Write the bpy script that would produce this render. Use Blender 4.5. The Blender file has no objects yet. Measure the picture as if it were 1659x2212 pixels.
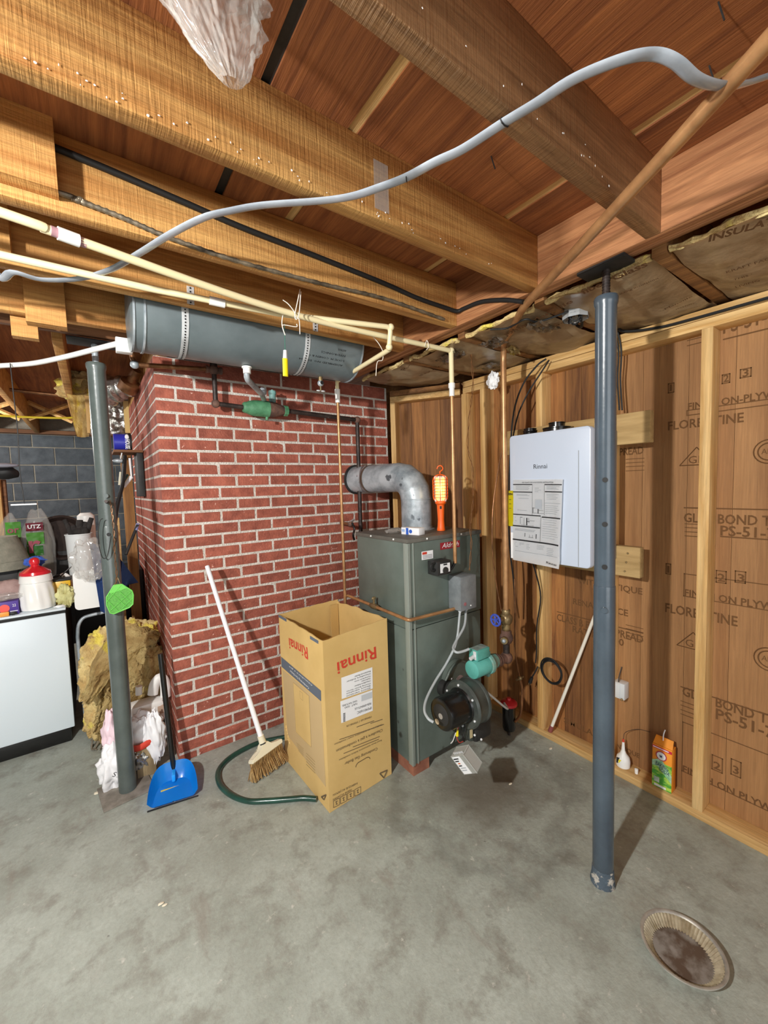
import bpy, bmesh, math, random
from mathutils import Vector, Matrix, noise
V=Vector
random.seed(7)
C=bpy.context.scene.collection
# ---------------- camera, world, lights, exposure ----------------
YAW,PITCH,ROLL=.62341,-.06586,-.03034
FPX=875.8
CAM=V((0,0,1.45))
FW=V((math.sin(YAW)*math.cos(PITCH),math.cos(YAW)*math.cos(PITCH),math.sin(PITCH)))
_r=V((math.cos(YAW),-math.sin(YAW),0)); _u=_r.cross(FW)
RT=_r*math.cos(ROLL)+_u*math.sin(ROLL); UP=-_r*math.sin(ROLL)+_u*math.cos(ROLL)
cd=bpy.data.cameras.new('camera'); cam=bpy.data.objects.new('camera',cd); C.objects.link(cam)
cd.sensor_fit='HORIZONTAL'; cd.sensor_width=36; cd.lens=FPX/1659*36; cd.clip_start=.02; cd.clip_end=60
M=Matrix((RT,UP,-FW)).transposed().to_4x4(); M.translation=CAM; cam.matrix_world=M
bpy.context.scene.camera=cam
sc=bpy.context.scene
sc.view_settings.view_transform='Standard'; sc.view_settings.look='None'; sc.view_settings.gamma=1
sc.view_settings.use_curve_mapping=False; sc.view_settings.exposure=0.28
w=bpy.data.worlds.new('world'); sc.world=w; w.use_nodes=True
w.node_tree.nodes['Background'].inputs[0].default_value=(.90,.96,1,1); w.node_tree.nodes['Background'].inputs[1].default_value=.20
LAMP=V((-1.0,.41,1.95))
def plight(name,loc,power,r,col):
    l=bpy.data.lights.new(name,'POINT'); l.energy=power; l.shadow_soft_size=r; l.color=col
    o=bpy.data.objects.new(name,l); o.location=loc; C.objects.link(o); return o
plight('bulb_light',LAMP,200,.035,(1,.985,.95))
plight('far_room_light',(-1.2,4.3,1.9),60,.06,(1,.97,.93))
al=bpy.data.lights.new('rear_fill_light','AREA'); al.energy=55; al.size=3; al.size_y=2; al.shape='RECTANGLE'; al.color=(.95,.98,1)  # unseen soft fill added behind the camera, not a known window
ao=bpy.data.objects.new('rear_fill_light',al); ao.location=(-.8,-3.2,1.3); ao.rotation_euler=(math.radians(90),0,math.radians(-12)); C.objects.link(ao)

# ---------------- pixel -> point on a real plane ----------------
def ray(px,py): return FW+RT*((px-829.5)/FPX)-UP*((py-1106)/FPX)
def P(px,py,x=None,y=None,z=None):
    d=ray(px,py)
    if x is not None: t=(x-CAM.x)/d.x
    elif y is not None: t=(y-CAM.y)/d.y
    else: t=(z-CAM.z)/d.z
    return CAM+d*t
def PP(px,py,p0,n):
    d=ray(px,py); return CAM+d*((V(p0)-CAM).dot(V(n))/d.dot(V(n)))

# ---------------- materials ----------------
def lin(h):
    if not isinstance(h,str): return tuple(h)+(1,)
    h=h.lstrip('#'); o=[]
    for i in (0,2,4):
        v=int(h[i:i+2],16)/255; o.append(v/12.92 if v<=.04045 else ((v+.055)/1.055)**2.4)
    return tuple(o)+(1,)
MATS={}
def mat(name,col,rough=.6,metal=0,col2=None,vs=6,st=(1,1,1),vc=(.35,.65),bump=0,bs=60,bst=None,rnd=0,alpha=1,trans=0,emis=0,coat=0,detail=5,spots=None):
    if name in MATS: return MATS[name]
    m=bpy.data.materials.new(name); m.use_nodes=True; nt=m.node_tree; N=nt.nodes; L=nt.links
    b=N['Principled BSDF']; b.inputs['Base Color'].default_value=lin(col); b.inputs['Roughness'].default_value=rough; b.inputs['Metallic'].default_value=metal
    if coat: b.inputs['Coat Weight'].default_value=coat; b.inputs['Coat Roughness'].default_value=.15
    if trans: b.inputs['Transmission Weight'].default_value=trans; b.inputs['IOR'].default_value=1.3
    if alpha<1: b.inputs['Alpha'].default_value=alpha
    if emis: b.inputs['Emission Color'].default_value=lin(col); b.inputs['Emission Strength'].default_value=emis
    geo=N.new('ShaderNodeNewGeometry')
    cur=None
    if rnd or col2:
        oi=N.new('ShaderNodeObjectInfo')
    def mapped(s):
        mp=N.new('ShaderNodeVectorMath'); mp.operation='MULTIPLY'; mp.inputs[1].default_value=s; L.new(geo.outputs['Position'],mp.inputs[0])
        ad=N.new('ShaderNodeVectorMath'); ad.operation='ADD'; L.new(mp.outputs[0],ad.inputs[0])
        if rnd:
            sc_=N.new('ShaderNodeMath'); sc_.operation='MULTIPLY'; sc_.inputs[1].default_value=37.; L.new(oi.outputs['Random'],sc_.inputs[0]); L.new(sc_.outputs[0],ad.inputs[1])
        return ad.outputs[0]
    if col2:
        n=N.new('ShaderNodeTexNoise'); n.inputs['Scale'].default_value=vs; n.inputs['Detail'].default_value=detail; n.inputs['Roughness'].default_value=.6
        L.new(mapped(st),n.inputs['Vector'])
        r=N.new('ShaderNodeValToRGB'); r.color_ramp.elements[0].position=vc[0]; r.color_ramp.elements[1].position=vc[1]
        r.color_ramp.elements[0].color=lin(col2); r.color_ramp.elements[1].color=lin(col)
        L.new(n.outputs['Fac'],r.inputs[0]); cur=r.outputs[0]
    if spots:
        n2=N.new('ShaderNodeTexNoise'); n2.inputs['Scale'].default_value=spots[1]; n2.inputs['Detail'].default_value=3; L.new(geo.outputs['Position'],n2.inputs['Vector'])
        r2=N.new('ShaderNodeValToRGB'); r2.color_ramp.elements[0].position=spots[2]; r2.color_ramp.elements[1].position=spots[2]+.04; L.new(n2.outputs['Fac'],r2.inputs[0])
        mx=N.new('ShaderNodeMix'); mx.data_type='RGBA'; mx.inputs[7].default_value=lin(spots[0]); L.new(r2.outputs[0],mx.inputs[0])
        if cur: L.new(cur,mx.inputs[6])
        else: mx.inputs[6].default_value=lin(col)
        cur=mx.outputs[2]
    if rnd:
        hv=N.new('ShaderNodeHueSaturation'); mr=N.new('ShaderNodeMapRange'); mr.inputs[3].default_value=1-rnd; mr.inputs[4].default_value=1+rnd
        L.new(oi.outputs['Random'],mr.inputs[0]); L.new(mr.outputs[0],hv.inputs['Value'])
        if cur: L.new(cur,hv.inputs['Color'])
        else: hv.inputs['Color'].default_value=lin(col)
        cur=hv.outputs[0]
    if cur: L.new(cur,b.inputs['Base Color'])
    if bump:
        n=N.new('ShaderNodeTexNoise'); n.inputs['Scale'].default_value=bs; n.inputs['Detail'].default_value=6; L.new(mapped(bst or st),n.inputs['Vector'])
        bp=N.new('ShaderNodeBump'); bp.inputs['Strength'].default_value=bump; bp.inputs['Distance'].default_value=.01; L.new(n.outputs['Fac'],bp.inputs['Height']); L.new(bp.outputs[0],b.inputs['Normal'])
    MATS[name]=m; return m
def wood(name,c1,c2,ax,rnd=.12,vs=1,bump=.5,rough=.72,spots=None,dist=.6,saw=0):
    m=bpy.data.materials.new(name); m.use_nodes=True; nt=m.node_tree; N=nt.nodes; L=nt.links; b=N['Principled BSDF']; b.inputs['Roughness'].default_value=rough
    geo=N.new('ShaderNodeNewGeometry'); oi=N.new('ShaderNodeObjectInfo')
    sc_=N.new('ShaderNodeMath'); sc_.operation='MULTIPLY'; sc_.inputs[1].default_value=53.; L.new(oi.outputs['Random'],sc_.inputs[0])
    def no(st,s_,det,di=0):
        mp=N.new('ShaderNodeVectorMath'); mp.operation='MULTIPLY'; mp.inputs[1].default_value=st; L.new(geo.outputs['Position'],mp.inputs[0])
        ad=N.new('ShaderNodeVectorMath'); ad.operation='ADD'; L.new(mp.outputs[0],ad.inputs[0]); L.new(sc_.outputs[0],ad.inputs[1])
        n=N.new('ShaderNodeTexNoise'); n.inputs['Scale'].default_value=s_; n.inputs['Detail'].default_value=det; n.inputs['Roughness'].default_value=.65; n.inputs['Distortion'].default_value=di; L.new(ad.outputs[0],n.inputs['Vector']); return n.outputs['Fac']
    def axs(l,o): return {'x':(l,o,o),'y':(o,l,o),'z':(o,o,l)}[ax]
    def rmp(f,p0,p1,ca,cb):
        r=N.new('ShaderNodeValToRGB'); r.color_ramp.elements[0].position=p0; r.color_ramp.elements[1].position=p1; r.color_ramp.elements[0].color=ca; r.color_ramp.elements[1].color=cb; L.new(f,r.inputs[0]); return r.outputs[0]
    def mix(f,a_,c_,ty='MIX'):
        x=N.new('ShaderNodeMix'); x.data_type='RGBA'; x.blend_type=ty
        if isinstance(f,float): x.inputs[0].default_value=f
        else: L.new(f,x.inputs[0])
        for q,k in ((a_,6),(c_,7)):
            if isinstance(q,tuple): x.inputs[k].default_value=q
            else: L.new(q,x.inputs[k])
        return x.outputs[2]
    g1=no(axs(1.6*vs,26*vs),1,5,dist); g2=no(axs(5,150),1,6,.2); g3=no((2.5,2.5,2.5),1,3)
    cur=rmp(g1,.34,.66,lin(c2),lin(c1))
    cur=mix(.55,cur,rmp(g2,.3,.7,(.55,.52,.48,1),(1.12,1.1,1.06,1)),'MULTIPLY')
    cur=mix(.5,cur,rmp(g3,.3,.7,(.80,.78,.76,1),(1.08,1.06,1.05,1)),'MULTIPLY')
    if spots:
        n2=N.new('ShaderNodeTexNoise'); n2.inputs['Scale'].default_value=spots[1]; n2.inputs['Detail'].default_value=4; L.new(geo.outputs['Position'],n2.inputs['Vector'])
        cur=mix(rmp(n2.outputs['Fac'],spots[2],spots[2]+.10,(0,0,0,1),(.75,.75,.75,1)),cur,lin(spots[0]))
    hv=N.new('ShaderNodeHueSaturation'); mr=N.new('ShaderNodeMapRange'); mr.inputs[3].default_value=1.08-rnd; mr.inputs[4].default_value=1.08+rnd
    L.new(oi.outputs['Random'],mr.inputs[0]); L.new(mr.outputs[0],hv.inputs['Value']); L.new(cur,hv.inputs['Color']); L.new(hv.outputs[0],b.inputs['Base Color'])
    h=g2
    if saw:
        wv=no(axs(160,9),1,2,0); ad=N.new('ShaderNodeMath'); ad.operation='MULTIPLY_ADD'; ad.inputs[1].default_value=saw; L.new(wv,ad.inputs[0]); L.new(g2,ad.inputs[2]); h=ad.outputs[0]
    bp=N.new('ShaderNodeBump'); bp.inputs['Strength'].default_value=bump; bp.inputs['Distance'].default_value=.004; L.new(h,bp.inputs['Height']); L.new(bp.outputs[0],b.inputs['Normal'])
    MATS[name]=m; return m
JO=wood('joist_wood_x','dcab66','ab7338','x',.06,1,.7,saw=.7)
JOB=wood('girder_wood_y','c48c5e','8f5a36','y',.05,.6,dist=2.5)
JO1=wood('darker_joist_wood','bd9165','8a6440','x',.03,1,1,saw=1.5)  # darker, rougher sawn wood tone for a single joist
JOD=wood('brown_wood_x','8e6240','5a3820','x',.1)
WY=wood('pale_wood_y','ecc88c','c99c5c','y',.08)
WZ=wood('pale_wood_z','ecc88c','c99a58','z',.08,spots=('a5793c',14,.74))
WZD=wood('brown_wood_z','b08048','855a2c','z',.1)
WYD=wood('brown_wood_y','9a6c3c','6d4724','y',.1)
PLY=wood('subfloor_ply','ad6c3c','7c4625','y',.09,.38,dist=3)
BRD=wood('wall_board_wood','a87440','6e4626','z',.22,.9,spots=('5f4429',13,.70))
SHT=wood('plywood_sheet','ae8254','94693f','z',.05,.35,.25)
BRICK=mat('red_brick','ab604d',.85,col2='8b4a3b',vs=18,rnd=.14,bump=.5,bs=90,spots=('d9a898',55,.70))
MORT=mat('brick_mortar','e6dfd6',.95,col2='cdc3b8',vs=14,bump=1,bs=120)
BLK=mat('grey_block','5f666c',.9,col2='4a5056',vs=9,rnd=.12,bump=.5,bs=110)
BMORT=mat('block_mortar','a29c8e',.95,col2='8b8579',vs=9,bump=.6,bs=90)
STEEL=mat('dark_steel_paint','4c5964',.27,col2='3f4a54',vs=5,coat=.3,bump=.04,bs=60)
STEEL2=mat('grey_steel_paint','59625f',.28,col2='4a524f',vs=6,coat=.2,bump=.05,bs=60)
FURN=mat('olive_grey_enamel','68746d',.36,col2='566059',vs=4,spots=('3c3e38',7,.70),bump=.03,bs=30)
BLACKM=mat('black_gloss','0e0e0e',.25,coat=.3)
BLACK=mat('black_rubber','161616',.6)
DARK=mat('dark_grey','2c2c2b',.6,col2='1c1c1c',vs=12)
GAL=mat('galvanised_steel','bcc5cb',.4,.25,col2='8b959c',vs=11,vc=(.38,.6),spots=('5b6268',17,.66),bump=.06,bs=40)
GALW=mat('galvanised_strap','dde1e3',.35,.15)
COP=mat('copper','c89868',.36,.5,col2='a47850',vs=14)
COPB=mat('old_copper','a0704a',.45,.6,col2='6d4a30',vs=18)
BRASS=mat('old_brass','a08a62',.4,.6,col2='6c5c42',vs=30)
CPVC=mat('cream_cpvc','efe1b4',.4)
WPL=mat('white_plastic','f2f2ee',.35)
WHT=mat('white_enamel','dfebf2',.25,coat=.2)
PAPER=mat('white_paper','f2f3f4',.7)
YEL=mat('yellow_plastic','f2e21b',.45)
INK=mat('black_ink','1d1d20',.8)
INKB=mat('brown_stamp_ink','6a4826',.9)
RED=mat('red_ink','d0402c',.7)
CARD=mat('cardboard','d9b877',.85,col2='cba968',vs=3,bump=.08,bs=14)
CARDI=mat('cardboard_inside','c7a465',.9)
INS=mat('yellow_fibreglass','ecd799',.95,col2='c2a268',vs=9,bump=1,bs=70,spots=('ecd965',6,.60))
KRAFT=mat('brown_kraft_facing','e4c9a2',.28,col2='bb9a72',vs=5,bump=.7,bs=9,spots=('e6d3b0',3.5,.60),coat=.5)
FOIL=mat('foil_facing','dfe0dc',.22,.85,col2='8f8a80',vs=20,bump=1,bs=30)
TEAL=mat('teal_paint','64b8ad',.4,col2='54a094',vs=9)
GRN=mat('green_cast_iron','5f9a72',.55,col2='447a56',vs=14,spots=('7a5648',10,.60),bump=.3,bs=40)
RUST=mat('rusty_iron','7a5a4c',.75,.2,col2='54403a',vs=20,bump=.4,bs=60)
DIRON=mat('black_iron_pipe','453a36',.5,.3,col2='2a2422',vs=20,bump=.2,bs=60,spots=('b9ada2',40,.72))
GREYCAB=mat('grey_cable','b0b7b9',.38)
CLEAR=mat('clear_plastic','f6f8fa',.12,alpha=.45,coat=.9)
CLEARM=mat('cloudy_plastic','c9c6c0',.14,alpha=.26,coat=.9)

# ---------------- mesh builder ----------------
ORG={}
class B:
    def __init__(s): s.m=bmesh.new()
    def box(s,a,b,bev=0,R=None,c=None):
        a,b=V(a),V(b); lo=V([min(a[i],b[i]) for i in range(3)]); hi=V([max(a[i],b[i]) for i in range(3)])
        r=bmesh.ops.create_cube(s.m,size=1); vs=r['verts']; ctr=(lo+hi)/2; d=hi-lo
        for v in vs: v.co=V((v.co.x*d.x,v.co.y*d.y,v.co.z*d.z))+ctr
        if bev:
            es=list({e for v in vs for e in v.link_edges})
            q=bmesh.ops.bevel(s.m,geom=es,offset=min(bev,min(d)*.45),segments=2,affect='EDGES',profile=.5)
            vs=list({v for f in q['faces'] for v in f.verts}|{v for v in vs if v.is_valid})
        if R:
            cc=V(c) if c else ctr
            for v in vs: v.co=R@(v.co-cc)+cc
        return s
    def fbox(s,o,u,v,n,su,sv,sn,bev=0):   # box from corner o along unit axes u,v,n
        u,v,n=V(u).normalized(),V(v).normalized(),V(n).normalized()
        r=bmesh.ops.create_cube(s.m,size=1); vs=r['verts']; o=V(o)
        for w_ in vs: w_.co=o+u*(w_.co.x+.5)*su+v*(w_.co.y+.5)*sv+n*(w_.co.z+.5)*sn
        if bev: bmesh.ops.bevel(s.m,geom=list({e for w_ in vs for e in w_.link_edges}),offset=bev,segments=2,affect='EDGES',profile=.5)
        return s
    def ring(s,ctr,ax,up,r,n,sx=1,sy=1):
        ax=ax.normalized(); a=ax.cross(up)
        if a.length<1e-4: a=ax.cross(V((1,0,0)))
        a.normalize(); b=a.cross(ax)
        return [s.m.verts.new(ctr+a*(math.cos(2*math.pi*i/n)*r*sx)+b*(math.sin(2*math.pi*i/n)*r*sy)) for i in range(n)]
    def skin(s,rings,cap=True):
        n=len(rings[0])
        for A,Bq in zip(rings,rings[1:]):
            for i in range(n): s.m.faces.new((A[i],A[(i+1)%n],Bq[(i+1)%n],Bq[i]))
        if cap:
            s.m.faces.new(rings[0][::-1]); s.m.faces.new(rings[-1])
    def cyl(s,a,b,r,r2=None,n=20,cap=True):
        a,b=V(a),V(b); d=b-a; up=V((0,0,1)) if abs(d.normalized().z)<.9 else V((0,1,0))
        s.skin([s.ring(a,d,up,r,n),s.ring(b,d,up,r if r2 is None else r2,n)],cap); return s
    def prof(s,a,b,pr,n=24,cap=True):       # pr: list (t along a->b in metres from a, radius)
        a,b=V(a),V(b); d=(b-a).normalized(); up=V((0,0,1)) if abs(d.z)<.9 else V((0,1,0))
        s.skin([s.ring(a+d*t,d,up,max(r,.0004),n) for t,r in pr],cap); return s
    def tube(s,pts,r,n=10,sm=True,sx=1,sy=1,up=None,sub=5,rf=None):
        pts=[V(p) for p in pts]
        if sm and len(pts)>2: pts=crom(pts,sub)
        rg=[]; u=up or V((0,0,1))
        for i,p in enumerate(pts):
            d=(pts[min(i+1,len(pts)-1)]-pts[max(i-1,0)])
            if not up:
                if i==0: u=V((0,0,1)) if abs(d.normalized().z)<.9 else V((0,1,0))
                else: u=(u-d.normalized()*u.dot(d.normalized())).normalized()
            rg.append(s.ring(p,d,u,rf(i/(len(pts)-1)) if rf else r,n,sx,sy))
        s.skin(rg); return s
    def elbowed(s,pts,r,n=16,br=None):       # straight pipe runs with rounded corners
        pts=[V(p) for p in pts]; br=br or r*2.2; out=[pts[0]]
        for i in range(1,len(pts)-1):
            a=(pts[i-1]-pts[i]); b=(pts[i+1]-pts[i]); q=min(br,a.length*.45,b.length*.45); a=a.normalized()*q; b=b.normalized()*q
            for k in range(6):
                t=k/5; out.append(pts[i]+a*(1-t)**2+b*t**2)
        out.append(pts[-1]); return s.tube(out,r,n,sm=False)
    def sph(s,c,r,n=20,sc=(1,1,1),ns=0,nf=3,seed=0):
        q=bmesh.ops.create_uvsphere(s.m,u_segments=n,v_segments=max(6,n//2),radius=1); c=V(c)
        if not hasattr(r,'__len__'): r=(r,r,r)
        for v in q['verts']:
            k=1+(ns*noise.fractal(v.co*nf+V((seed,seed*1.7,0)),1,2,4) if ns else 0)
            v.co=V((v.co.x*r[0],v.co.y*r[1],v.co.z*r[2]))*k+c
        return s
    def poly(s,pts,n,th):                    # extruded polygon (pts world), thickness th along n
        n=V(n).normalized(); a=[s.m.verts.new(V(p)) for p in pts]; b=[s.m.verts.new(V(p)+n*th) for p in pts]; k=len(a)
        s.m.faces.new(a[::-1]); s.m.faces.new(b)
        for i in range(k): s.m.faces.new((a[i],a[(i+1)%k],b[(i+1)%k],b[i]))
        return s
    def grid(s,fn,nu,nv,th=0):
        g=[[s.m.verts.new(V(fn(i/nu,j/nv))) for j in range(nv+1)] for i in range(nu+1)]
        for i in range(nu):
            for j in range(nv): s.m.faces.new((g[i][j],g[i+1][j],g[i+1][j+1],g[i][j+1]))
        if th: bmesh.ops.solidify(s.m,geom=s.m.faces[:],thickness=th)
        return s
    def ob(s,name,mt,parent=None,label=None,sharp=38):
        bmesh.ops.recalc_face_normals(s.m,faces=s.m.faces[:])
        me=bpy.data.meshes.new(name); s.m.to_mesh(me); s.m.free()
        me.shade_smooth(); me.set_sharp_from_angle(angle=math.radians(sharp))
        return link(name,me,mt,parent,label)
def link(name,me,mt,parent=None,label=None):
    if mt: me.materials.append(mt)
    o=bpy.data.objects.new(name,me); C.objects.link(o)
    if parent is not None:
        off=ORG[parent.name]; o.parent=parent
    else:
        xs=[v.co for v in me.vertices]; off=V(((min(c.x for c in xs)+max(c.x for c in xs))/2,(min(c.y for c in xs)+max(c.y for c in xs))/2,min(c.z for c in xs)))
        o.location=off
    me.transform(Matrix.Translation(-off)); ORG[o.name]=off
    if label: o['label']=label
    return o
def crom(p,k=5):
    q=[p[0]*2-p[1]]+list(p)+[p[-1]*2-p[-2]]; out=[]
    for i in range(1,len(q)-2):
        for j in range(k):
            t=j/k; a,b,c,d=q[i-1],q[i],q[i+1],q[i+2]
            out.append(.5*((2*b)+(c-a)*t+(2*a-5*b+4*c-d)*t*t+(3*b-a-3*c+d)*t**3))
    out.append(p[-1]); return out
def thing(name,label,cat,loc,group=None):
    o=bpy.data.objects.new(name,None); o.empty_display_size=.05; C.objects.link(o); o.location=loc; ORG[o.name]=V(loc)
    o['label']=label; o['category']=cat
    if group: o['group']=group
    return o
def tag(o,label,cat,group=None):
    o['label']=label; o['category']=cat
    if group: o['group']=group
    return o
def struct(name,loc=(0,0,0)):
    o=bpy.data.objects.new(name,None); o.empty_display_size=.05; C.objects.link(o); o.location=loc; ORG[o.name]=V(loc); o['kind']='structure'; return o
def text(s,a,b,up,mt,parent,h=None,name='lettering',off=.0006,italic=False,bold=0):
    """flat lettering from point a to point b; height h (default natural)"""
    a,b=V(a),V(b); cu=bpy.data.curves.new('t','FONT'); cu.body=s; cu.size=1; cu.resolution_u=2
    if bold: cu.offset=bold
    if italic: cu.shear=.3
    to=bpy.data.objects.new('t',cu); me=bpy.data.meshes.new_from_object(to)
    bpy.data.objects.remove(to); bpy.data.curves.remove(cu)
    if not me.vertices: return
    xs=[v.co.x for v in me.vertices]; ys=[v.co.y for v in me.vertices]; x0,x1=min(xs),max(xs); y0,y1=min(0,min(ys)) if False else min(ys),max(ys)
    r=(b-a); W=r.length; r.normalize(); n=r.cross(V(up)).normalized(); u=n.cross(r)
    sx=W/(x1-x0); sy=(h/(y1-y0)) if h else sx
    for v in me.vertices: v.co=a+r*((v.co.x-x0)*sx)+u*((v.co.y-y0)*sy)+n*off
    return link(name,me,mt,parent)
def rect(b,o,u,v,n,su,sv,th=.0006): return b.fbox(o,u,v,n,su,sv,th)
def crumple(b,ctr,rad,seed=0,amp=.35,f=2.2,n=36): return b.sph(ctr,rad,n,ns=amp,nf=f,seed=seed)
X,Y,Z=V((1,0,0)),V((0,1,0)),V((0,0,1))

# ================= STRUCTURE =================
# ---- floor ----
def floor_mat():
    m=mat('concrete_floor','8f8e84',.55); nt=m.node_tree; N=nt.nodes; L=nt.links; b=N['Principled BSDF']
    geo=N.new('ShaderNodeNewGeometry')
    def noi(s,d=6,off=(0,0,0),st=(1,1,1)):
        mp=N.new('ShaderNodeMapping'); mp.inputs['Location'].default_value=off; mp.inputs['Scale'].default_value=st; L.new(geo.outputs['Position'],mp.inputs[0])
        n=N.new('ShaderNodeTexNoise'); n.inputs['Scale'].default_value=s; n.inputs['Detail'].default_value=d; n.inputs['Roughness'].default_value=.65; L.new(mp.outputs[0],n.inputs['Vector']); return n.outputs['Fac']
    def ramp(f,p0,p1,c0,c1):
        r=N.new('ShaderNodeValToRGB'); r.color_ramp.elements[0].position=p0; r.color_ramp.elements[1].position=p1; r.color_ramp.elements[0].color=c0; r.color_ramp.elements[1].color=c1; L.new(f,r.inputs[0]); return r.outputs[0]
    def mix(f,a,c,ty='MIX'):
        x=N.new('ShaderNodeMix'); x.data_type='RGBA'; x.blend_type=ty
        if isinstance(f,float): x.inputs[0].default_value=f
        else: L.new(f,x.inputs[0])
        for s,k in ((a,6),(c,7)):
            if isinstance(s,tuple): x.inputs[k].default_value=s
            else: L.new(s,x.inputs[k])
        return x.outputs[2]
    base=ramp(noi(2.3,8),.36,.64,lin('959b91'),lin('b0b8af'))
    base=mix(ramp(noi(9,8,(3,1,0)),.50,.66,(0,0,0,1),(1,1,1,1)),base,lin('8c8e84'))
    base=mix(ramp(noi(26,6,(7,2,0)),.62,.70,(0,0,0,1),(.7,.7,.7,1)),base,lin('cfcfc6'))
    base=mix(ramp(noi(5,6,(1,9,0),(1.6,.5,1)),.58,.68,(0,0,0,1),(.5,.5,.5,1)),base,lin('8a8378'))
    # brown oily stain and dark ring in front of the burner
    def dist(cx,cy):
        v=N.new('ShaderNodeVectorMath'); v.operation='DISTANCE'; v.inputs[1].default_value=(cx,cy,0); L.new(geo.outputs['Position'],v.inputs[0])
        a=N.new('ShaderNodeMath'); a.operation='MULTIPLY_ADD'; a.inputs[1].default_value=.55; L.new(noi(2.6,7,(2,2,0)),a.inputs[0]); L.new(v.outputs['Value'],a.inputs[2]); return a.outputs[0]
    d=dist(1.42,1.24)
    st=ramp(d,.36,.62,(.75,.75,.75,1),(0,0,0,1)); base=mix(st,base,lin('5d5142'))
    r=N.new('ShaderNodeValToRGB'); e=r.color_ramp.elements; e[0].position=.62; e[0].color=(0,0,0,1); e[1].position=.74; e[1].color=(0,0,0,1); k=e.new(.68); k.color=(.34,.34,.34,1); L.new(d,r.inputs[0])
    base=mix(r.outputs[0],base,lin('4a4740'))
    d2=dist(.85,.5); base=mix(ramp(d2,.25,.5,(.28,.28,.28,1),(0,0,0,1)),base,lin('85867c'))
    base=mix(ramp(noi(70,5,(5,5,0)),.30,.62,(.28,.28,.28,1),(0,0,0,1)),base,lin('77756b'))
    base=mix(ramp(noi(13,3,(15,5,0)),.735,.76,(0,0,0,1),(.8,.8,.8,1)),base,lin('4f4c45'))
    L.new(base,b.inputs['Base Color'])
    bp=N.new('ShaderNodeBump'); bp.inputs['Strength'].default_value=.35; bp.inputs['Distance'].default_value=.01; L.new(noi(30,8),bp.inputs['Height']); L.new(bp.outputs[0],b.inputs['Normal'])
    rr=N.new('ShaderNodeMapRange'); rr.inputs[3].default_value=.42; rr.inputs[4].default_value=.8; L.new(noi(4,5),rr.inputs[0]); L.new(rr.outputs[0],b.inputs['Roughness'])
    return m
fl=B().box((-5,-3.4,-.1),(2.5,7,0)).ob('floor',floor_mat()); fl['kind']='structure'

# ---- ceiling: subfloor sheets, joists, girders, blocking ----
ceil=struct('ceiling',(0,1,2.14))
ZB,ZT=2.14,2.325
JY=[(-1.13,-1.09),(-.72,-.68),(-.31,-.27),(.09,.13),(.5,.54),(.89,.93),(1.29,1.33),(1.665,1.705),(2.062,2.105)]
for a,b_ in JY:
    bb=B().box((-4,a,ZB),(1.355,b_,ZT),.003)
    bb.ob('joist',JO1 if a==.5 else JO,ceil)
# subfloor panels with narrow pale slivers in the joints
for a,b_ in ((-4,-1.9),(-1.88,-.86),(-.84,.350),(.374,.566),(.594,1.164),(1.192,2.12)):
    B().box((a,-3.3,ZT),(b_,2.5,ZT+.018)).ob('plywood_sheet',PLY,ceil)
B().box((-4,2.5,ZT),(2.12,7,ZT+.018)).ob('plywood_sheet',PLY,ceil)
for x in (.580,1.178): B().box((x-.014,-3.3,ZT+.004),(x+.014,2.5,ZT+.018)).ob('joint_strip',WY,ceil,'pale strip in a subfloor joint')
B().box((.350,-3.3,ZT+.006),(.374,2.5,ZT+.018)).ob('joint_strip',DARK,ceil,'dark strip in a subfloor joint')
# girder along the right and cross beam at the back
B().box((1.355,-3.3,ZB),(1.395,2.62,ZT),.003).ob('girder',JOB,ceil)
B().box((1.397,-3.3,ZB+.004),(1.435,2.62,ZT),.003).ob('girder',JOB,ceil)
B().tube([(-4,2.25,2.235),(-2,2.252,2.232),(0,2.25,2.235),(1.35,2.25,2.235)],.095,14,sx=.55,sy=.95).ob('cross_beam',JOD,ceil,'dark rounded cross beam')
# joists of the bays beyond the girder
for a in (-1.13,-.72,-.31,.10,.515,.92,1.325,1.735): B().box((1.437,a,2.118),(2.12,a+.04,ZT),.002).ob('joist',WYD,ceil)
# joists beyond the cross beam, running front to back
for x in (-.84,-.46,-.10,.32,.74): B().box((x,2.36,ZB),(x+.04,6.1,ZT),.003).ob('joist',JO,ceil)
# cross bridging between the far joists
for x in (-.46,-.84,-1.2):
    for s_,q in ((1,0),(-1,1)):
        za,zb=(2.15,2.31) if s_>0 else (2.31,2.15)
        B().tube([(x+.04,4.9+.05*q,za),(x+.36,4.9+.05*q,zb)],.02,4,sm=False).ob('bridging_strip',WY,ceil)
# short boards nailed to the joists at the left (scabs)
B().box((-1.1,1.245,2.165),(-.018,1.288,ZT)).ob('nailed_board',JO,ceil,'short pale board nailed on the joist side')
B().box((-1.1,1.62,2.155),(-.145,1.662,ZT)).ob('nailed_board',JO,ceil,'short pale board nailed on the joist side')
B().box((-.155,2.01,2.095),(-.035,2.06,ZT)).ob('nailed_board',JO,ceil,'square pale board nailed on the joist side')
B().box((-.21,2.13,2.07),(-.13,2.17,ZT)).ob('nailed_board',JO,ceil,'small pale board under the joists')
B().fbox((.64,.8885,2.165),X,Z,Y,.045,.12,.0012).ob('tape_strip',CLEARM,ceil,'strip of translucent tape on the joist')
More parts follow.
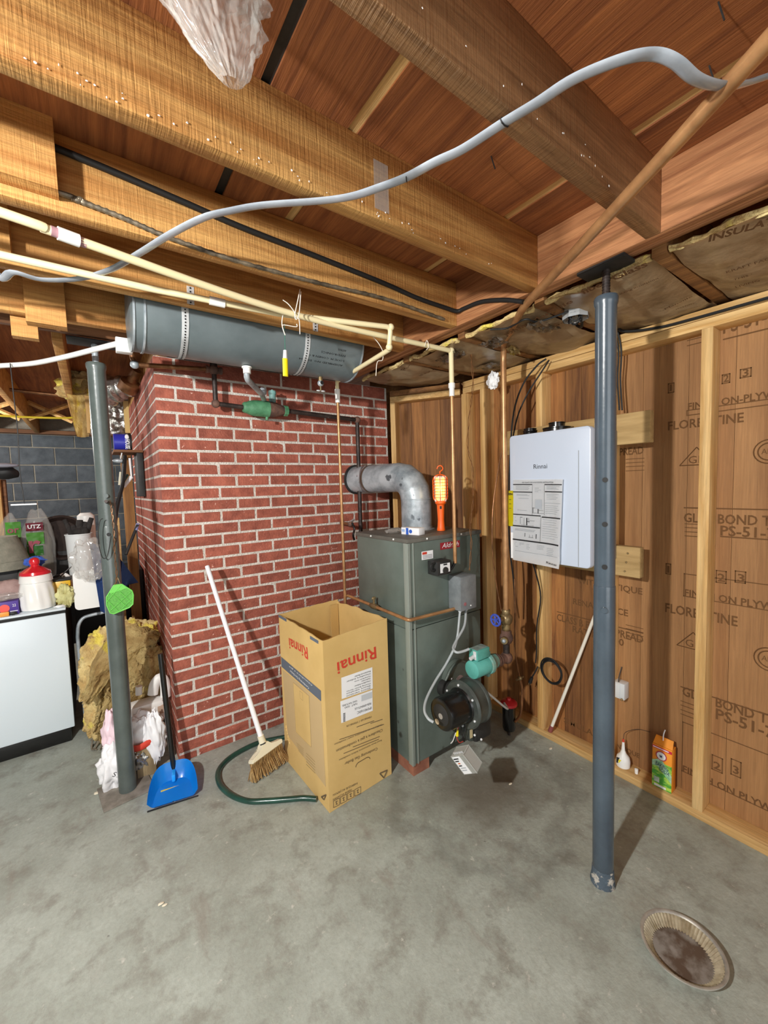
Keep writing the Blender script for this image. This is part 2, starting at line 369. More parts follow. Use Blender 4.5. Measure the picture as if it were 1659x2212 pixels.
# white paint drips / splinters and nails
bb=B()
rr=random.Random(4)
for k in range(70):
    y=rr.choice([.888,.888,.888,.498]); x=rr.uniform(-.05,1.1); z=rr.uniform(2.143,2.165) if y>.6 else rr.uniform(2.143,2.2)
    bb.sph((x,y,z),(rr.uniform(.0008,.0028),.0007,rr.uniform(.0008,.0024)),5,ns=.5,seed=k)
bb.ob('paint_speckles',WPL,ceil,'white paint speckles on a joist')['kind']='stuff'
for x,y in ((.93,.75),(1.05,.62),(.75,.3),(1.0,.28),(1.13,.33),(.15,1.05),(.86,.66)):
    B().cyl((x,y,ZT),(x+.006,y-.008,ZT-.035),.0016,n=6).ob('nail',DARK,ceil)

# ---- right wall ----
XW,XP=1.994,2.083
wr=struct('wall_right',(2.06,0,0))
B().box((XW,-3.2,0),(XP+.02,1.86,.038),.002).ob('bottom_plate',WY,wr)
B().box((XW,-3.2,2.026),(XP+.02,1.86,2.062),.002).ob('top_plate',WY,wr)
B().box((XW+.002,-3.2,2.065),(XP+.02,1.86,2.101),.002).ob('top_plate',WY,wr)
for y in (-1.07,-.66,-.25,.16,.552,.93,1.29,1.68,1.835): B().box((XW,y,.038),(XP,y+.037,2.026),.002).ob('stud',WZ,wr)
# vertical boards (far part) then wide sheets
ys=[1.90,1.80,1.70,1.60,1.52,1.42,1.315,1.21,1.12,1.045]
for a,b_ in zip(ys,ys[1:]): B().box((XP,b_+.002,0),(XP+.012+random.uniform(0,.006),a,2.1)).ob('wall_board',BRD,wr)
for a,b_ in ((1.045,.83),(.83,.655),(.655,.50),(.50,-.65),(-.65,-1.85),(-1.85,-3.2)): B().box((XP+.001,b_+.0012,0),(XP+.013,a,2.1)).ob('plywood_sheet',SHT,wr)
B().box((XP+.014,-3.2,0),(XP+.06,1.95,2.33)).ob('outer_sheathing',WYD,wr)
# stamped lettering on the sheets (plane XP, reads towards the camera)
TX=XP+.0005
def wt(s,px0,px1,py,hp,py1=None,**k):
    a=P(px0,py,x=TX); b=P(px1,py if py1 is None else py1,x=TX); b.z=a.z if py1 is None else b.z
    h=(P(px0,py-hp,x=TX)-a).length
    text(s,a,b,Z,INKB,wr,h=h,name='stamped_lettering',bold=.018,**k)
def wl(px0,px1,py,th=.005,zoff=0):
    a=P(px0,py,x=TX); b=P(px1,py,x=TX)
    B().fbox((TX-.0006,a.y,a.z),-Y,Z,-X,a.y-b.y,th,.0006).ob('stamped_line',INKB,wr)
def wbox(px0,px1,py0,py1,t=.0035):
    a=P(px0,py1,x=TX); b=P(px1,py0,x=TX); w_=a.y-b.y; h=b.z-a.z; q=B()
    for (o,su,sv) in ((a,w_,t),(a+Z*(h-t),w_,t),(a,t,h),(a-Y*(w_-t),t,h)): q.fbox((TX-.0006,o.y,o.z),-Y,Z,-X,su,sv,.0006)
    q.ob('stamped_frame',INKB,wr)
def lines(px0,px1,pys):
    for p in pys: wl(px0,px1,p,.003)
def stampset(base,pys):
    pass
wt('PS-51-71',1562,1690,722,30); wl(1562,1659,735); lines(1484,1524,(716,726,737,748))
wbox(1443,1457,826,850); wt('1',1447,1451,845,14); wbox(1559,1578,806,830); wt('2',1563,1574,826,16); wbox(1598,1624,793,818); wt('3',1604,1617,815,17)
wbox(1483,1700,868,888); wt('FINISH ON-PLYWOOD',1486,1745,886,15)
wt('FLORENTINE',1443,1606,930,19)
def tri(px,py,s):
    a=P(px,py,x=TX); q=B(); t=.004
    pts=[a,a-Y*s,a-Y*s*.5+Z*s*.62]
    for i in range(3): q.cyl(pts[i],pts[(i+1)%3],.002,n=4)
    q.ob('stamped_triangle',INKB,wr); text('GP',a-Y*s*.27+Z*s*.06,a-Y*s*.73+Z*s*.06,Z,INKB,wr,name='stamped_lettering',h=s*.26)
def seal(px,py,r):
    c=P(px,py,x=TX); q=B()
    for rad in (r,r*.72):
        q.tube([c+Y*(math.cos(i/24*6.2832)*rad)+Z*(math.sin(i/24*6.2832)*rad) for i in range(25)],.0022,4,sm=False)
    q.ob('stamped_seal',INKB,wr); text('APA',c+Y*r*.5-Z*r*.2,c-Y*r*.5-Z*r*.2,Z,INKB,wr,name='stamped_lettering',h=r*.45)
tri(1468,1006,.12); seal(1662,975,.045)
wt('GLUE BOND TYPE',1477,1722,1128,20); wt('PS-51-71',1556,1690,1157,22); lines(1479,1523,(1132,1140,1149,1158)); wl(1477,1659,1098); wl(1556,1659,1160)
wbox(1438,1450,1218,1240); wt('1',1441,1446,1237,15); wbox(1546,1570,1234,1258); wt('2',1550,1566,1255,17); wbox(1587,1612,1235,1258); wt('3',1593,1608,1256,17)
wbox(1476,1700,1268,1288); wt('FINISH ON PLYWOOD',1479,1745,1287,15)
wt('FLORENTINE',1437,1594,1322,20)
tri(1462,1393,.12); seal(1662,1425,.045)
wl(1470,1659,1484); wt('GLUE BOND TYPE',1474,1715,1502,20); wt('PS-51-71',1546,1690,1553,24); lines(1470,1500,(1514,1523,1533,1542)); 
wbox(1537,1562,1639,1661); wt('2',1541,1557,1659,16); wbox(1578,1602,1647,1672); wt('3',1583,1596,1669,17)
wbox(1472,1700,1645,1665); wt('FINISH ON PLYWOOD',1475,1745,1667,15); wt('FLORENTINE',1437,1583,1740,22)
wt('WITH ANTIQUE',1248,1388,1262,15); wt('RENAISSANCE',1238,1357,1305,13); wt('CLASS B FLAME SPREAD',1203,1390,1340,15); wt('RATING 200',1237,1348,1365,14); lines(1352,1390,(1350,1358,1366,1375)); wl(1203,1390,1322)
wt('SPREAD',1330,1390,985,16); lines(1352,1392,(993,1001,1009,1018))
wt('SIMULATION',1218,1330,1560,12); wt('ORDINARY',1232,1320,1600,12); wt('ANTIQUE',1322,1382,1612,12)

# ---- angled wall piece between chimney and right wall ----
wb=struct('wall_corner',(1.9,2.1,0))
A0,A1=V((1.735,2.300,0)),V((1.996,1.885,0)); dv=(A1-A0).normalized(); nv=V((dv.y,-dv.x,0))   # nv points away from room?
if nv.dot(V((-1,-1,0)))<0: nv=-nv
Lw=(A1-A0).length; bk=-nv
B().fbox(A0,dv,Z,bk,Lw,.038,.089,.002).ob('bottom_plate',WY,wb)
B().fbox(A0+Z*2.026,dv,Z,bk,Lw,.038,.089,.002).ob('top_plate',WY,wb)
B().fbox(A0+Z*2.067,dv,Z,bk,Lw,.036,.089,.002).ob('top_plate',WYD,wb)
B().fbox(A0+Z*.038,dv,Z,bk,.036,1.988,.089,.002).ob('stud',WZ,wb)
t=0
for w_ in (.125,.10,.11,.14,.10):
    B().fbox(A0+dv*t+bk*.09,dv,Z,bk,w_-.002,2.1,.014+random.uniform(0,.006)).ob('wall_board',BRD,wb); t+=w_
B().fbox(A0-dv*.20+bk*.115,dv,Z,bk,.90,2.33,.03).ob('outer_sheathing',WYD,wb)

# ---- brick chimney ----
ch=struct('brick_chimney',(1.02,2.352,0))
YC,XC,XE,YE=2.352,.293,1.745,3.95; H0,PH=.042,.0648; BW,BH=.1925,.0523
B().box((XC+.0022,YC+.0022,0),(XE-.002,YE,2.135)).ob('mortar_core',MORT,ch)
def brickmesh(L_,h,seed):
    b=B(); b.box((0,0,0),(L_,.088,h),.0022)
    for v in b.m.verts: v.co+=V((noise.noise(v.co*30+V((seed,0,0))),noise.noise(v.co*30+V((0,seed,0))),noise.noise(v.co*30+V((0,0,seed)))))*.0022
    bmesh.ops.recalc_face_normals(b.m,faces=b.m.faces[:]); me=bpy.data.meshes.new('brick'); b.m.to_mesh(me); b.m.free(); me.materials.append(BRICK); return me
BM={}
def brick(x,y,z,L_,rot=False,h=BH):
    key=(round(L_,3),round(h,3),random.randint(0,2))
    if key not in BM: BM[key]=brickmesh(L_,h,len(BM)*3.1)
    o=bpy.data.objects.new('brick',BM[key]); C.objects.link(o); o.parent=ch; o.location=V((x,y,z))-ORG[ch.name]
    if rot: o.rotation_euler=(0,0,math.pi/2)
    return o
JT=.0125; nb=0; rest=[]
for i in range(-1,32):
    z0=H0+PH*i+JT/2; h=BH
    if i==-1: z0=.001; h=H0-JT/2-.001
    if i==31: h=2.133-z0
    if h<.01: continue
    A=(i%2==0); x=XC; first=.180 if A else .087
    while x<XE-.02:
        L_=min(first,XE-x); brick(x,YC+random.uniform(-.001,.001),z0,L_,h=h); nb+=1; x+=L_+JT; first=BW-JT
    y=YC+(.0985 if A else .1905); k=0; first=BW-JT
    # return face: bricks turned, first one is the end of the corner brick
    while y<YE-.02:
        L_=min(BW-JT,YE-y)
        if nb<298 and k<1:
            o=brick(XC+.088,y,z0,L_,True,h); nb+=1
        else: rest.append((y,z0,L_,h))
        y+=L_+JT; k+=1
    if not A: rest.append((YC+.0895,z0,.0895,h))
bb=B()
for (y,z0,L_,h) in rest:
    j=random.uniform(0,.0015); bb.box((XC+j,y,z0),(XC+.03,y+L_,z0+h))
bb.ob('bricks',BRICK,ch)['kind']='stuff'

# ---- far block wall ----
bw=struct('wall_back',(0,6,0))
B().box((-4.5,6.004,0),(2.2,6.2,2.33)).ob('mortar_core',BMORT,bw)
zz=P(100,1004.8,y=6).z; PB=.198; PX=.379; x_ref=P(76.5,1043,y=6).x
me=None
for r_ in range(-9,3):
    z0=zz+r_*PB+.006; z1=z0+PB-.012
    z0=max(z0,.002); z1=min(z1,2.13)
    if z1-z0<.03: continue
    for k in range(-4,6):
        x0=x_ref+k*PX-(PX/2 if r_%2==0 else 0)
        if x0>1.2 or x0<-2.2: continue
        B().box((x0+.006,5.992,z0),(x0+PX-.006,6.02,z1),.003).ob('concrete_block',BLK,bw)
B().box((-4.5,5.9,2.135),(2.2,6.2,2.175)).ob('sill_plate',JOD,bw)

# ---- insulation batts between girder and right wall ----
bt=struct('ceiling_insulation',(1.75,.9,2.12))
bt['kind']='structure'
def batt(y0,y1,seed,x0=1.437,x1=2.10):
    def f(u,v):
        x=x0+(x1-x0)*u; y=y0+(y1-y0)*v
        z=2.128-.020*math.sin(math.pi*v)**.6+.012*noise.fractal(V((x*5+seed,y*6,seed)),1,2,4)-.012*math.sin(math.pi*u)
        return (x,y,z)
    B().grid(f,26,18,.004).ob('kraft_batt',KRAFT,bt)
    b=B()
    for (ea,eb) in (((x0,y0),(x0,y1)),):   # fibre fringe showing along the girder
        b.tube([(ea[0]+.012,ea[1]+(eb[1]-ea[1])*t/8,2.126+.005*math.sin(t*2+seed)) for t in range(9)],.011,7,sub=3)
    for v in b.m.verts: v.co+=V([noise.noise(v.co*40+V((k*9,seed,0)))*.007 for k in range(3)])
    b.ob('fibre_edge',INS,bt,'yellow glass fibre edge')
for i,(a,b_) in enumerate(((-.68,-.31),(-.27,.09),(.145,.51),(.56,.915),(.965,1.32),(1.37,1.73),(1.78,2.2))): batt(a,b_,i*2.3, x1=2.10 if a<1.7 else 1.9)
def bx(s,px0,py0,px1,py1,h,**k):
    a=P(px0,py0,z=2.098); b=P(px1,py1,z=2.098); text(s,a,b,-X,INKB,bt,h=h,name='printed_lettering',**k)
bx('INSULATION',1530,523,1745,462,.042,bold=.03)
bx('KRAFT FACED',1570,590,1690,552,.02); bx('THIS SIDE TOWARD',1585,606,1740,560,.016); bx('LIVING SPACE',1590,622,1700,590,.02)
bx('fiber Glass',1262,635,1405,572,.042,italic=True,bold=.025); bx('building insulation',1330,642,1425,602,.018,italic=True)
bx('Johns-Manville',1095,728,1245,652,.04,italic=True,bold=.02); bx('fiber glass',1140,735,1235,690,.022,italic=True)
bx('Johns-Manville',1395,690,1500,640,.018,italic=True); bx('for thermal insulation',1370,700,1500,655,.012,italic=True)
bx('R-11',875,800,905,775,.03); bx('INSULATION',910,812,1000,770,.02)
B().grid(lambda u,v:(1.795+.13*u,1.46+.12*v,2.094+.012*noise.noise(V((u*4,v*4,1)))),10,10,.003).ob('foil_patch',FOIL,bt,'bright foil patch on the brown facing')
B().grid(lambda u,v:(1.47+.10*u+.02*v,1.42+.16*v,2.09+.022*noise.noise(V((u*4,v*5,7)))),12,12,.003).ob('torn_facing',FOIL,bt,'torn shiny facing around the pipes')
B().grid(lambda u,v:(1.50+.10*u,1.20+.10*v,2.088+.02*noise.noise(V((u*4,v*5,17)))),10,10,.003).ob('torn_facing',FOIL,bt,'torn shiny facing around the pipes')
B().grid(lambda u,v:(1.66+.13*u,1.22+.05*v+.05*u,2.09+.015*noise.noise(V((u*4,v*5,27)))),12,8,.003).ob('torn_facing',INS,bt,'strip of torn yellow insulation')
B().grid(lambda u,v:(1.50+.16*u,.98+.07*v,2.09+.02*noise.noise(V((u*4,v*5,37)))),12,8,.003).ob('torn_facing',FOIL,bt,'torn shiny facing near the lamp box')

# ================= COLUMNS =================
def column(x,y,r,label,zsleeve,holes,plate,group=None,name='support_column',M=STEEL):
    t=thing(name,label,'column',(x,y,0),group)
    top=2.035
    b=B(); b.prof((x,y,.0),(x,y,2),[(0,r*.995),(.0,r),(zsleeve-.004,r),(zsleeve,r*.985),(zsleeve,r*.94)],32); b.ob('lower_tube',M,t)
    b=B(); b.prof((x,y,zsleeve-.01),(x,y,2.5),[(0,r*.95),(top-zsleeve-.012,r*.95),(top-zsleeve-.004,r*1.04),(top-zsleeve+.012,r*1.07),(top-zsleeve+.018,r*1.0)],32); b.ob('upper_tube',M,t)
    b=B(); b.cyl((x,y,top),(x,y,2.128),r*.32,n=16)
    for k in range(9): b.cyl((x,y,top+.012+k*.009),(x,y,top+.016+k*.009),r*.36,n=16)
    b.ob('jack_screw',GAL if M is STEEL2 else DIRON,t)
    B().box((x-plate[0],y-plate[1],2.128),(x+plate[0],y+plate[1],2.139),.002).ob('top_plate',DARK,t)
    vd=(CAM-V((x,y,1.45))); vd.z=0; vd.normalize()
    for z,k in holes:
        c=V((x,y,z))+vd*r*.93
        if k: B().cyl(c,c+vd*.010,.010,n=14).ob('bolt_head',M,t)
        else: B().cyl(c,c+vd*.0035,.0085,n=20).ob('pin_hole',BLACK,t,'dark round pin hole')
    return t
CX,CY=1.409,.676
c1=column(CX,CY,.0342,'dark blue grey adjustable steel column with round pin holes in front of the panelled wall',
   P(1300,1275,y=.65).z,[(P(1299,1037,y=.65).z,0),(P(1298,1136,y=.65).z,0),(P(1297,1231,y=.65).z,0),(P(1297,1326,y=.65).z,1)],(.045,.075))
b=B(); b.prof((CX,CY,.0),(CX,CY,1),[(0,.041),(.012,.0395),(.03,.0368),(.05,.0355),(.06,.0345)],28)
for v in b.m.verts: v.co+=V((noise.noise(v.co*60),noise.noise(v.co*60+V((5,0,0))),0))*.003
b.ob('concrete_crust',mat('plaster_crust','b9b4aa',.9,col2='4c5964',vs=34,vc=(.52,.58),bump=.6,bs=60),c1,'flaking pale crust at the foot')
c2=column(.055,2.292,.0375,'grey steel column with square base plate beside the white appliance',1.30,[(P(232,1155,y=2.25).z,0),(1.44,1)],(.10,.05),M=STEEL2)
B().fbox((-.045,2.19,0),(1,.12,0),(-.12,1,0),Z,.21,.20,.008,.002).ob('base_plate',mat('dusty_plate','8a847a',.8,col2='6b645a',vs=20),c2)

# ================= BOILER / FURNACE =================
f=thing('boiler','olive grey sheet steel boiler standing in the corner beside the brick chimney','boiler',(1.463,1.722,0))
x0,x1,y0,y1=1.207,1.722,1.496,1.950
B().box((x0,y0,.745),(x1,y1,1.172),.004).ob('upper_jacket',FURN,f)
B().box((x0+.003,y0+.003,.058),(x1-.003,y1-.003,.741),.004).ob('lower_jacket',FURN,f)
B().box((x0-.006,y0-.006,1.168),(x1+.006,y1+.006,1.190),.005).ob('lid',mat('dusty_enamel','706e66',.5,col2='54534d',vs=7),f)
B().box((x0-.003,y0-.004,.058),(x0+.004,y0+.030,1.168),.001).ob('corner_trim',mat('enamel_edge_highlight','8c958d',.35),f,'corner trim strip with edge highlight in its paler colour')  # trim strips: the edge highlight is put into their paler colour
B().box((x0-.004,y0-.003,.058),(x0+.014,y0+.003,1.168),.001).ob('corner_trim',MATS['enamel_edge_highlight'],f,'corner trim strip with edge highlight in its paler colour')
B().box((x0+.03,y0-.002,.058),(x0+.038,y0+.002,1.168),.001).ob('corner_trim',MATS['enamel_edge_highlight'],f,'corner trim strip with edge highlight in its paler colour')
rm=mat('primer_orange','a06a52',.8,col2='855442',vs=15)
b=B(); b.box((x0+.006,y0+.006,0),(x0+.11,y0+.018,.06)); b.box((x0+.0055,y0+.0055,.0),(x0+.02,y0+.02,.0595)); b.box((x0+.006,y0+.006,0),(x0+.018,y1-.02,.06)); b.ob('base_frame',rm,f,'orange primed base frame')
b=B(); b.box((x1-.05,y0+.05,0),(x1-.03,y1-.02,.06)); b.ob('base_frame',rm,f,'orange primed base frame')
for z in (1.181,):
    for px in (x0+.12,x0+.36): B().sph((px,y0-.007,z),.005,10).ob('screw',WPL,f)
for py in (y0+.1,y0+.3): B().sph((x0-.007,py,1.181),.005,10).ob('screw',WPL,f)
YF=y0-.001
def fr(px,py,y=YF): return P(px,py,y=y)
a,b_=fr(951,1188),fr(993,1182); 
B().box((a.x,YF-.001,a.z),(b_.x,YF,fr(951,1173).z)).ob('brand_plate',mat('maroon','9b2430',.5),f,'dark red brand plate')
text('Aldrich',(a.x+.01,YF-.0015,a.z+.008),(b_.x-.01,YF-.0015,a.z+.008),Z,PAPER,f,h=.024,italic=True)
a=fr(911,1210); c=fr(935,1188)
B().box((a.x,YF-.001,a.z),(c.x,YF,c.z)).ob('sticker',PAPER,f,'small white service sticker')
B().box((a.x+.004,YF-.0014,c.z-.016),(a.x+.034,YF-.001,c.z-.004)).ob('sticker_print',RED,f)
for k in range(3): B().box((a.x+.006,YF-.0014,c.z-.022-k*.007),(c.x-.006,YF-.001,c.z-.020-k*.007)).ob('sticker_print',INK,f)
# control box with dial
g0,g1=P(945,1245,y=1.425),P(975,1209,y=1.425)
b=B().box((g0.x,1.425,g0.z),(g1.x,YF,g1.z),.004).ob('control_box',DARK,f,'dark control box with a pale dial face')
B().box((g0.x+.02,1.4235,g0.z+.012),(g1.x-.012,1.425,g1.z-.012)).ob('dial_face',PAPER,b)
c=V(((g0.x+g1.x)/2+.003,1.4225,(g0.z+g1.z)/2-.012))
B().cyl(c+Y*.001,c-Y*.004,.017,n=20).ob('dial_knob',DARK,b); B().box(c+V((-.012,0,.026)),c+V((.012,-.001,.033))).ob('dial_print',INK,b)
B().tube([(g0.x,1.44,g0.z+.03),(g0.x-.022,1.44,g0.z+.03),(g0.x-.025,1.44,g0.z+.055),(g0.x,1.44,g0.z+.065)],.006,8).ob('capillary',BLACK,b)
B().cyl((g1.x-.002,1.45,g1.z-.03),(g1.x+.02,1.45,g1.z-.03),.008,n=12).ob('connector',BLACK,b)
# grey junction box
jx0=1.471; jy=P(995,1290,x=jx0).y; jl=P(995,1322,y=jy); jr=P(1028,1316,y=jy); jt=P(995,1247,y=jy).z
JG=mat('grey_box_paint','8f9598',.4,.2,col2='7b8184',vs=20)
jb=B().box((jx0,jy,jl.z),(jr.x,YF,jt),.004).ob('junction_box',JG,f,'light grey electrical box')
B().box((jx0-.001,jy-.003,jl.z+.002),(jr.x+.001,jy,jt-.002),.001).ob('cover',JG,jb)
c=V((jx0+.028,jy-.003,jl.z+.035)); B().cyl(c,c-Y*.002,.009,n=16).ob('embossed_mark',mat('red_grey','a4686c',.5),jb)
B().sph((jx0+.07,jy-.003,jl.z+.02),.004,8).ob('screw',WPL,jb)
for px in (jx0+.03,jx0+.075): B().cyl((px,jy+.035,jl.z-.014),(px,jy+.035,jl.z+.002),.009,n=12).ob('connector',GALW,jb)
# arched inspection cover
ac=V((1.505,YF,.395)); pts=[]
for k in range(17):
    t=math.pi*k/16; pts.append(ac+V((-math.cos(t)*-.105,0,math.sin(t)*.125)))
pts=[ac+V((.105,0,-.16))]+pts+[ac+V((-.105,0,-.16))]
b=B().poly(pts,-Y,.035); bmesh.ops.bevel(b.m,geom=[e for e in b.m.edges if all(v.co.y<YF-.03 for v in e.verts)],offset=.012,segments=3,affect='EDGES')
cv=b.ob('inspection_cover',FURN,f,'arched cover plate')
B().cyl(ac+V((0,-.036,.02)),ac+V((0,-.038,.02)),.030,n=28).ob('round_badge',mat('worn_badge','9a8684',.6,col2='6d625e',vs=40),cv)
for q in ((-.06,.05),(.06,.05),(-.085,-.1),(.085,-.1)): B().sph(ac+V((q[0],-.036,q[1])),.005,8).ob('screw',GALW,cv)

# cables from the junction box
def px3(lst): return [P(a,b,y=c) for a,b,c in lst]
o=B().tube([V((jx0+.03,jy+.035,jl.z-.012))]+px3([(986,1385,1.42),(966,1430,1.42),(940,1472,1.40),(921,1510,1.36),(917,1535,1.32),(925,1552,1.28),(936,1560,1.26)]),.0062,10).ob('metal_clad_cable',GREYCAB)
tag(o,'light grey flexible cable running from the boiler electrical box down to the black burner motor','cable','grey cables under the boiler electrical box')
o=B().tube([V((jx0+.075,jy+.035,jl.z-.012))]+px3([(1003,1352,1.40),(985,1385,1.37),(979,1400,1.35),(986,1409,1.32),(1000,1407,1.31),(1013,1402,1.302)]),.0062,10).ob('metal_clad_cable',GREYCAB)
tag(o,'light grey flexible cable curving from the boiler electrical box to the turquoise pump','cable','grey cables under the boiler electrical box')

# ---- oil burner ----
bu=thing('oil_burner','oil burner with black motor and round blower housing bolted to the boiler front','burner',(1.36,1.25,0))
ay=1.31; mc=P(952,1547,y=ay); az=P(1000,1535,y=ay).z; az=mc.z+.005
xm=mc.x; C0=V((xm,ay,az))
B().prof(C0,C0+X,[(0,.058),(.004,.071),(.016,.076),(.125,.076),(.132,.082),(.14,.082)],36).ob('motor',BLACKM,bu)
B().prof(C0-X*.002,C0,[(0,.046),(.003,.05)],30).ob('motor_end_cap',DARK,bu)
for dz,dy,mm in ((-.004,-.002,'9a958c'),(-.040,.022,'b9a98c')): B().cyl(C0+V((-.0035,dy,dz)),C0+V((-.001,dy,dz)),.013,n=20).ob('oil_cap',mat('cap_'+mm,mm,.6),bu)
HS=mat('cast_grey_green','5d6460',.4,.3,col2='3d423e',vs=8)
B().prof(C0+X*.132,C0+X,[(0,.08),(.0,.106),(.012,.113),(.022,.109),(.03,.106),(.075,.104),(.082,.109),(.09,.109),(.10,.101),(.112,.075)],44).ob('blower_housing',HS,bu)
B().box((xm+.15,ay-.04,az-.175),(xm+.225,ay+.07,az-.06),.012).ob('housing_foot',HS,bu)
B().box((xm+.17,ay-.055,az-.18),(xm+.285,ay+.06,az-.085),.014).ob('fuel_pump',DARK,bu)
B().cyl((xm+.19,ay,az),(xm+.19,YF-.005,az),.044,n=28).ob('blast_tube',DARK,bu)
B().cyl((xm+.24,ay,az),(xm+.262,ay,az),.06,n=24).ob('side_cover',DARK,bu)
for k in range(6):
    t=k/6*6.283+.4; B().sph(C0+V((.128,math.cos(t)*.095,math.sin(t)*.095)),.006,8).ob('bolt',GALW,bu)
for (dx,dy,dz) in ((.16,-.045,-.13),(.20,-.05,-.165),(.262,-.03,-.06)): B().sph(C0+V((dx,dy-.012,dz)),.006,8).ob('bolt',GALW,bu)
B().box((xm+.135,ay-.052,az-.14),(xm+.152,ay-.05,az-.10)).ob('rating_tag',mat('tan_tag','c0b28a',.7),bu)
B().box((xm+.10,ay-.01,az-.13),(xm+.15,ay+.05,az-.075),.006).ob('wiring_bracket',HS,bu)
wr_=lambda pts,col,r=.0022: B().tube([C0+V(p) for p in pts],r,6).ob('loose_wire',col,bu)
wr_([(.085,-.03,-.065),(.07,-.035,-.085),(.06,-.04,-.11),(.07,-.045,-.135),(.095,-.045,-.14)],mat('red_wire','b8483c',.5))
wr_([(.09,-.02,-.07),(.06,-.03,-.10),(.035,-.04,-.115),(.02,-.04,-.122)],PAPER)
wr_([(.10,-.03,-.06),(.09,-.04,-.10),(.10,-.045,-.13),(.11,-.04,-.15)],BLACK)
wr_([(.12,-.03,-.06),(.11,-.045,-.09),(.09,-.045,-.12),(.10,-.045,-.145)],BLACK)
wr_([(.08,-.02,-.07),(.05,-.035,-.12),(.03,-.04,-.135)],BLACK)
B().cyl(C0+V((.064,-.038,-.105)),C0+V((.068,-.038,-.078)),.007,.004,n=10).ob('wire_nut',YEL,bu)
# hanging relay box (tilted)
rc=P(1010,1632,y=1.17); Rm=Matrix.Rotation(math.radians(-32),3,'Y')@Matrix.Rotation(math.radians(18),3,'Z')
u,v,n=Rm@X,Rm@Z,Rm@Y
v=(UP*.78-RT*.62+FW*.10).normalized(); n=(RT*.62+UP*.30+FW*.72); n=(n-v*n.dot(v)).normalized(); u=n.cross(v).normalized()
o_=P(1003,1672,y=1.13)
rb=B().fbox(o_,u,v,n,.075,.085,.05,.003).ob('relay_box',mat('relay_grey','a9aaa4',.5,.2),bu,'grey relay box hanging by its wires')
GP0=mat('pale_grey_print','b4b8bc',.8)
B().fbox(o_-n*.001+u*.001,u,v,n,.046,.083,.0008).ob('relay_label',PAPER,rb,'white printed label')
for k,(a_,mm,w_) in enumerate(((.004,INK,.030),(.004,INK,.022),(.012,mat('orange_ink','d8682c',.7),.012),(.006,INK,.018),(.008,GP0,.03),(.006,GP0,.028))):
    B().fbox(o_-n*.0018+v*(.070-k*.011)+u*a_,u,v,n,w_,.005,.0006).ob('label_print',mm,rb)
for k in range(6): B().fbox(o_+u*(.012+k*.01)+v*.085+n*.01,u,v,n,.004,.008,.004).ob('terminal',GALW,rb)
# oil filter on the right with red cap
oc=P(1099,1518,y=1.42)
of=thing('oil_filter','black oil filter canister with bright red cap beside the burner','filter',(oc.x,oc.y,0))
B().prof(oc-Z*.16,oc,[(0,.02),(.004,.032),(.02,.036),(.145,.036),(.15,.04)],28).ob('canister',BLACKM,of)
B().prof(oc-Z*.012,oc+Z,[(0,.044),(.004,.047),(.016,.046),(.026,.036),(.03,.014),(.042,.012),(.044,.004)],32).ob('cap',mat('red_cap','c4202c',.3,coat=.4),of,'bright red cap')
B().tube([oc+V((-.04,0,.012)),oc+V((-.10,-.06,.03)),C0+V((.255,0,.06))],.006,8).ob('fuel_line',GALW,of)
B().tube([oc-Z*.16,oc+V((0,0,-.20)),V((oc.x+.02,oc.y+.02,.012))],.007,8).ob('stand_pipe',DIRON,of)

# ---- flue pipe ----
fp=thing('flue_pipe','dented galvanised flue pipe with segmented elbow from boiler to chimney','pipe',(1.56,1.82,1.19))
FX,FY,FR=1.535,1.81,.088; zf=P(768,1036,y=2.35).z; xe=P(769,1036,y=2.35).x
# horizontal run from chimney (y=2.35) towards elbow
EL=V((FX,FY,zf)); H1=V((xe,2.355,zf)); d1=(H1-EL).normalized()
cs=[]
r0=EL+d1*.155; 
def seg(b,c0,n0,c1,n1,r):
    def rg(c,nn,ax):
        up=V((0,0,1)) if abs(ax.z)<.9 else d1; a=ax.cross(up).normalized(); b2=a.cross(ax).normalized(); out=[]
        for i in range(32):
            t=2*math.pi*i/32; p=c+a*math.cos(t)*r+b2*math.sin(t)*r
            p+=ax*((c-p).dot(nn)/ax.dot(nn)); out.append(b.m.verts.new(p))
        return out
    ax=(c1-c0).normalized(); b.skin([rg(c0,n0,ax),rg(c1,n1,ax)],False)
pp=[V((FX,FY,1.186)),V((FX,FY,zf-.135))]
R_=.135
for k in (1,2,3):
    t=math.radians(22.5+ (k-1)*22.5*1.0)
    t=math.radians(k*22.5); c_=EL+d1*R_-Z*R_; pp.append(c_-d1*R_*math.cos(t)/math.cos(math.radians(0))+Z*R_*math.sin(t))
pp+= [EL+d1*R_, H1]
for i in range(len(pp)-1):
    a,b_=pp[i],pp[i+1]; ax=(b_-a).normalized()
    n0=ax if i==0 else ((a-pp[i-1]).normalized()+ax).normalized(); n1=ax if i==len(pp)-2 else ((pp[i+2]-b_).normalized()+ax).normalized()
    q=B(); seg(q,a,n0,b_,n1,FR); q.ob('pipe_section',GAL,fp)
    if 0<i:
        q=B(); q.skin([q.ring(a-n0*.004,n0,V((0,.3,1)) if abs(n0.z)<.9 else Y,FR*1.012,32),q.ring(a+n0*.004,n0,V((0,.3,1)) if abs(n0.z)<.9 else Y,FR*1.012,32)],False); q.ob('seam_ring',GAL,fp)
q=B().prof(V((FX,FY,1.189)),V((FX,FY,1.3)),[(0,.105),(.003,.105),(.006,.092),(.02,.0895)],32,False).ob('base_collar',GAL,fp)
hb=H1-d1*.17
B().prof(hb,H1,[(0,.0885),(.0,.091),(.016,.091),(.016,.0885)],32,False).ob('band_clamp',mat('rusty_band','6b5d52',.5,.4),fp,'brown band clamp')
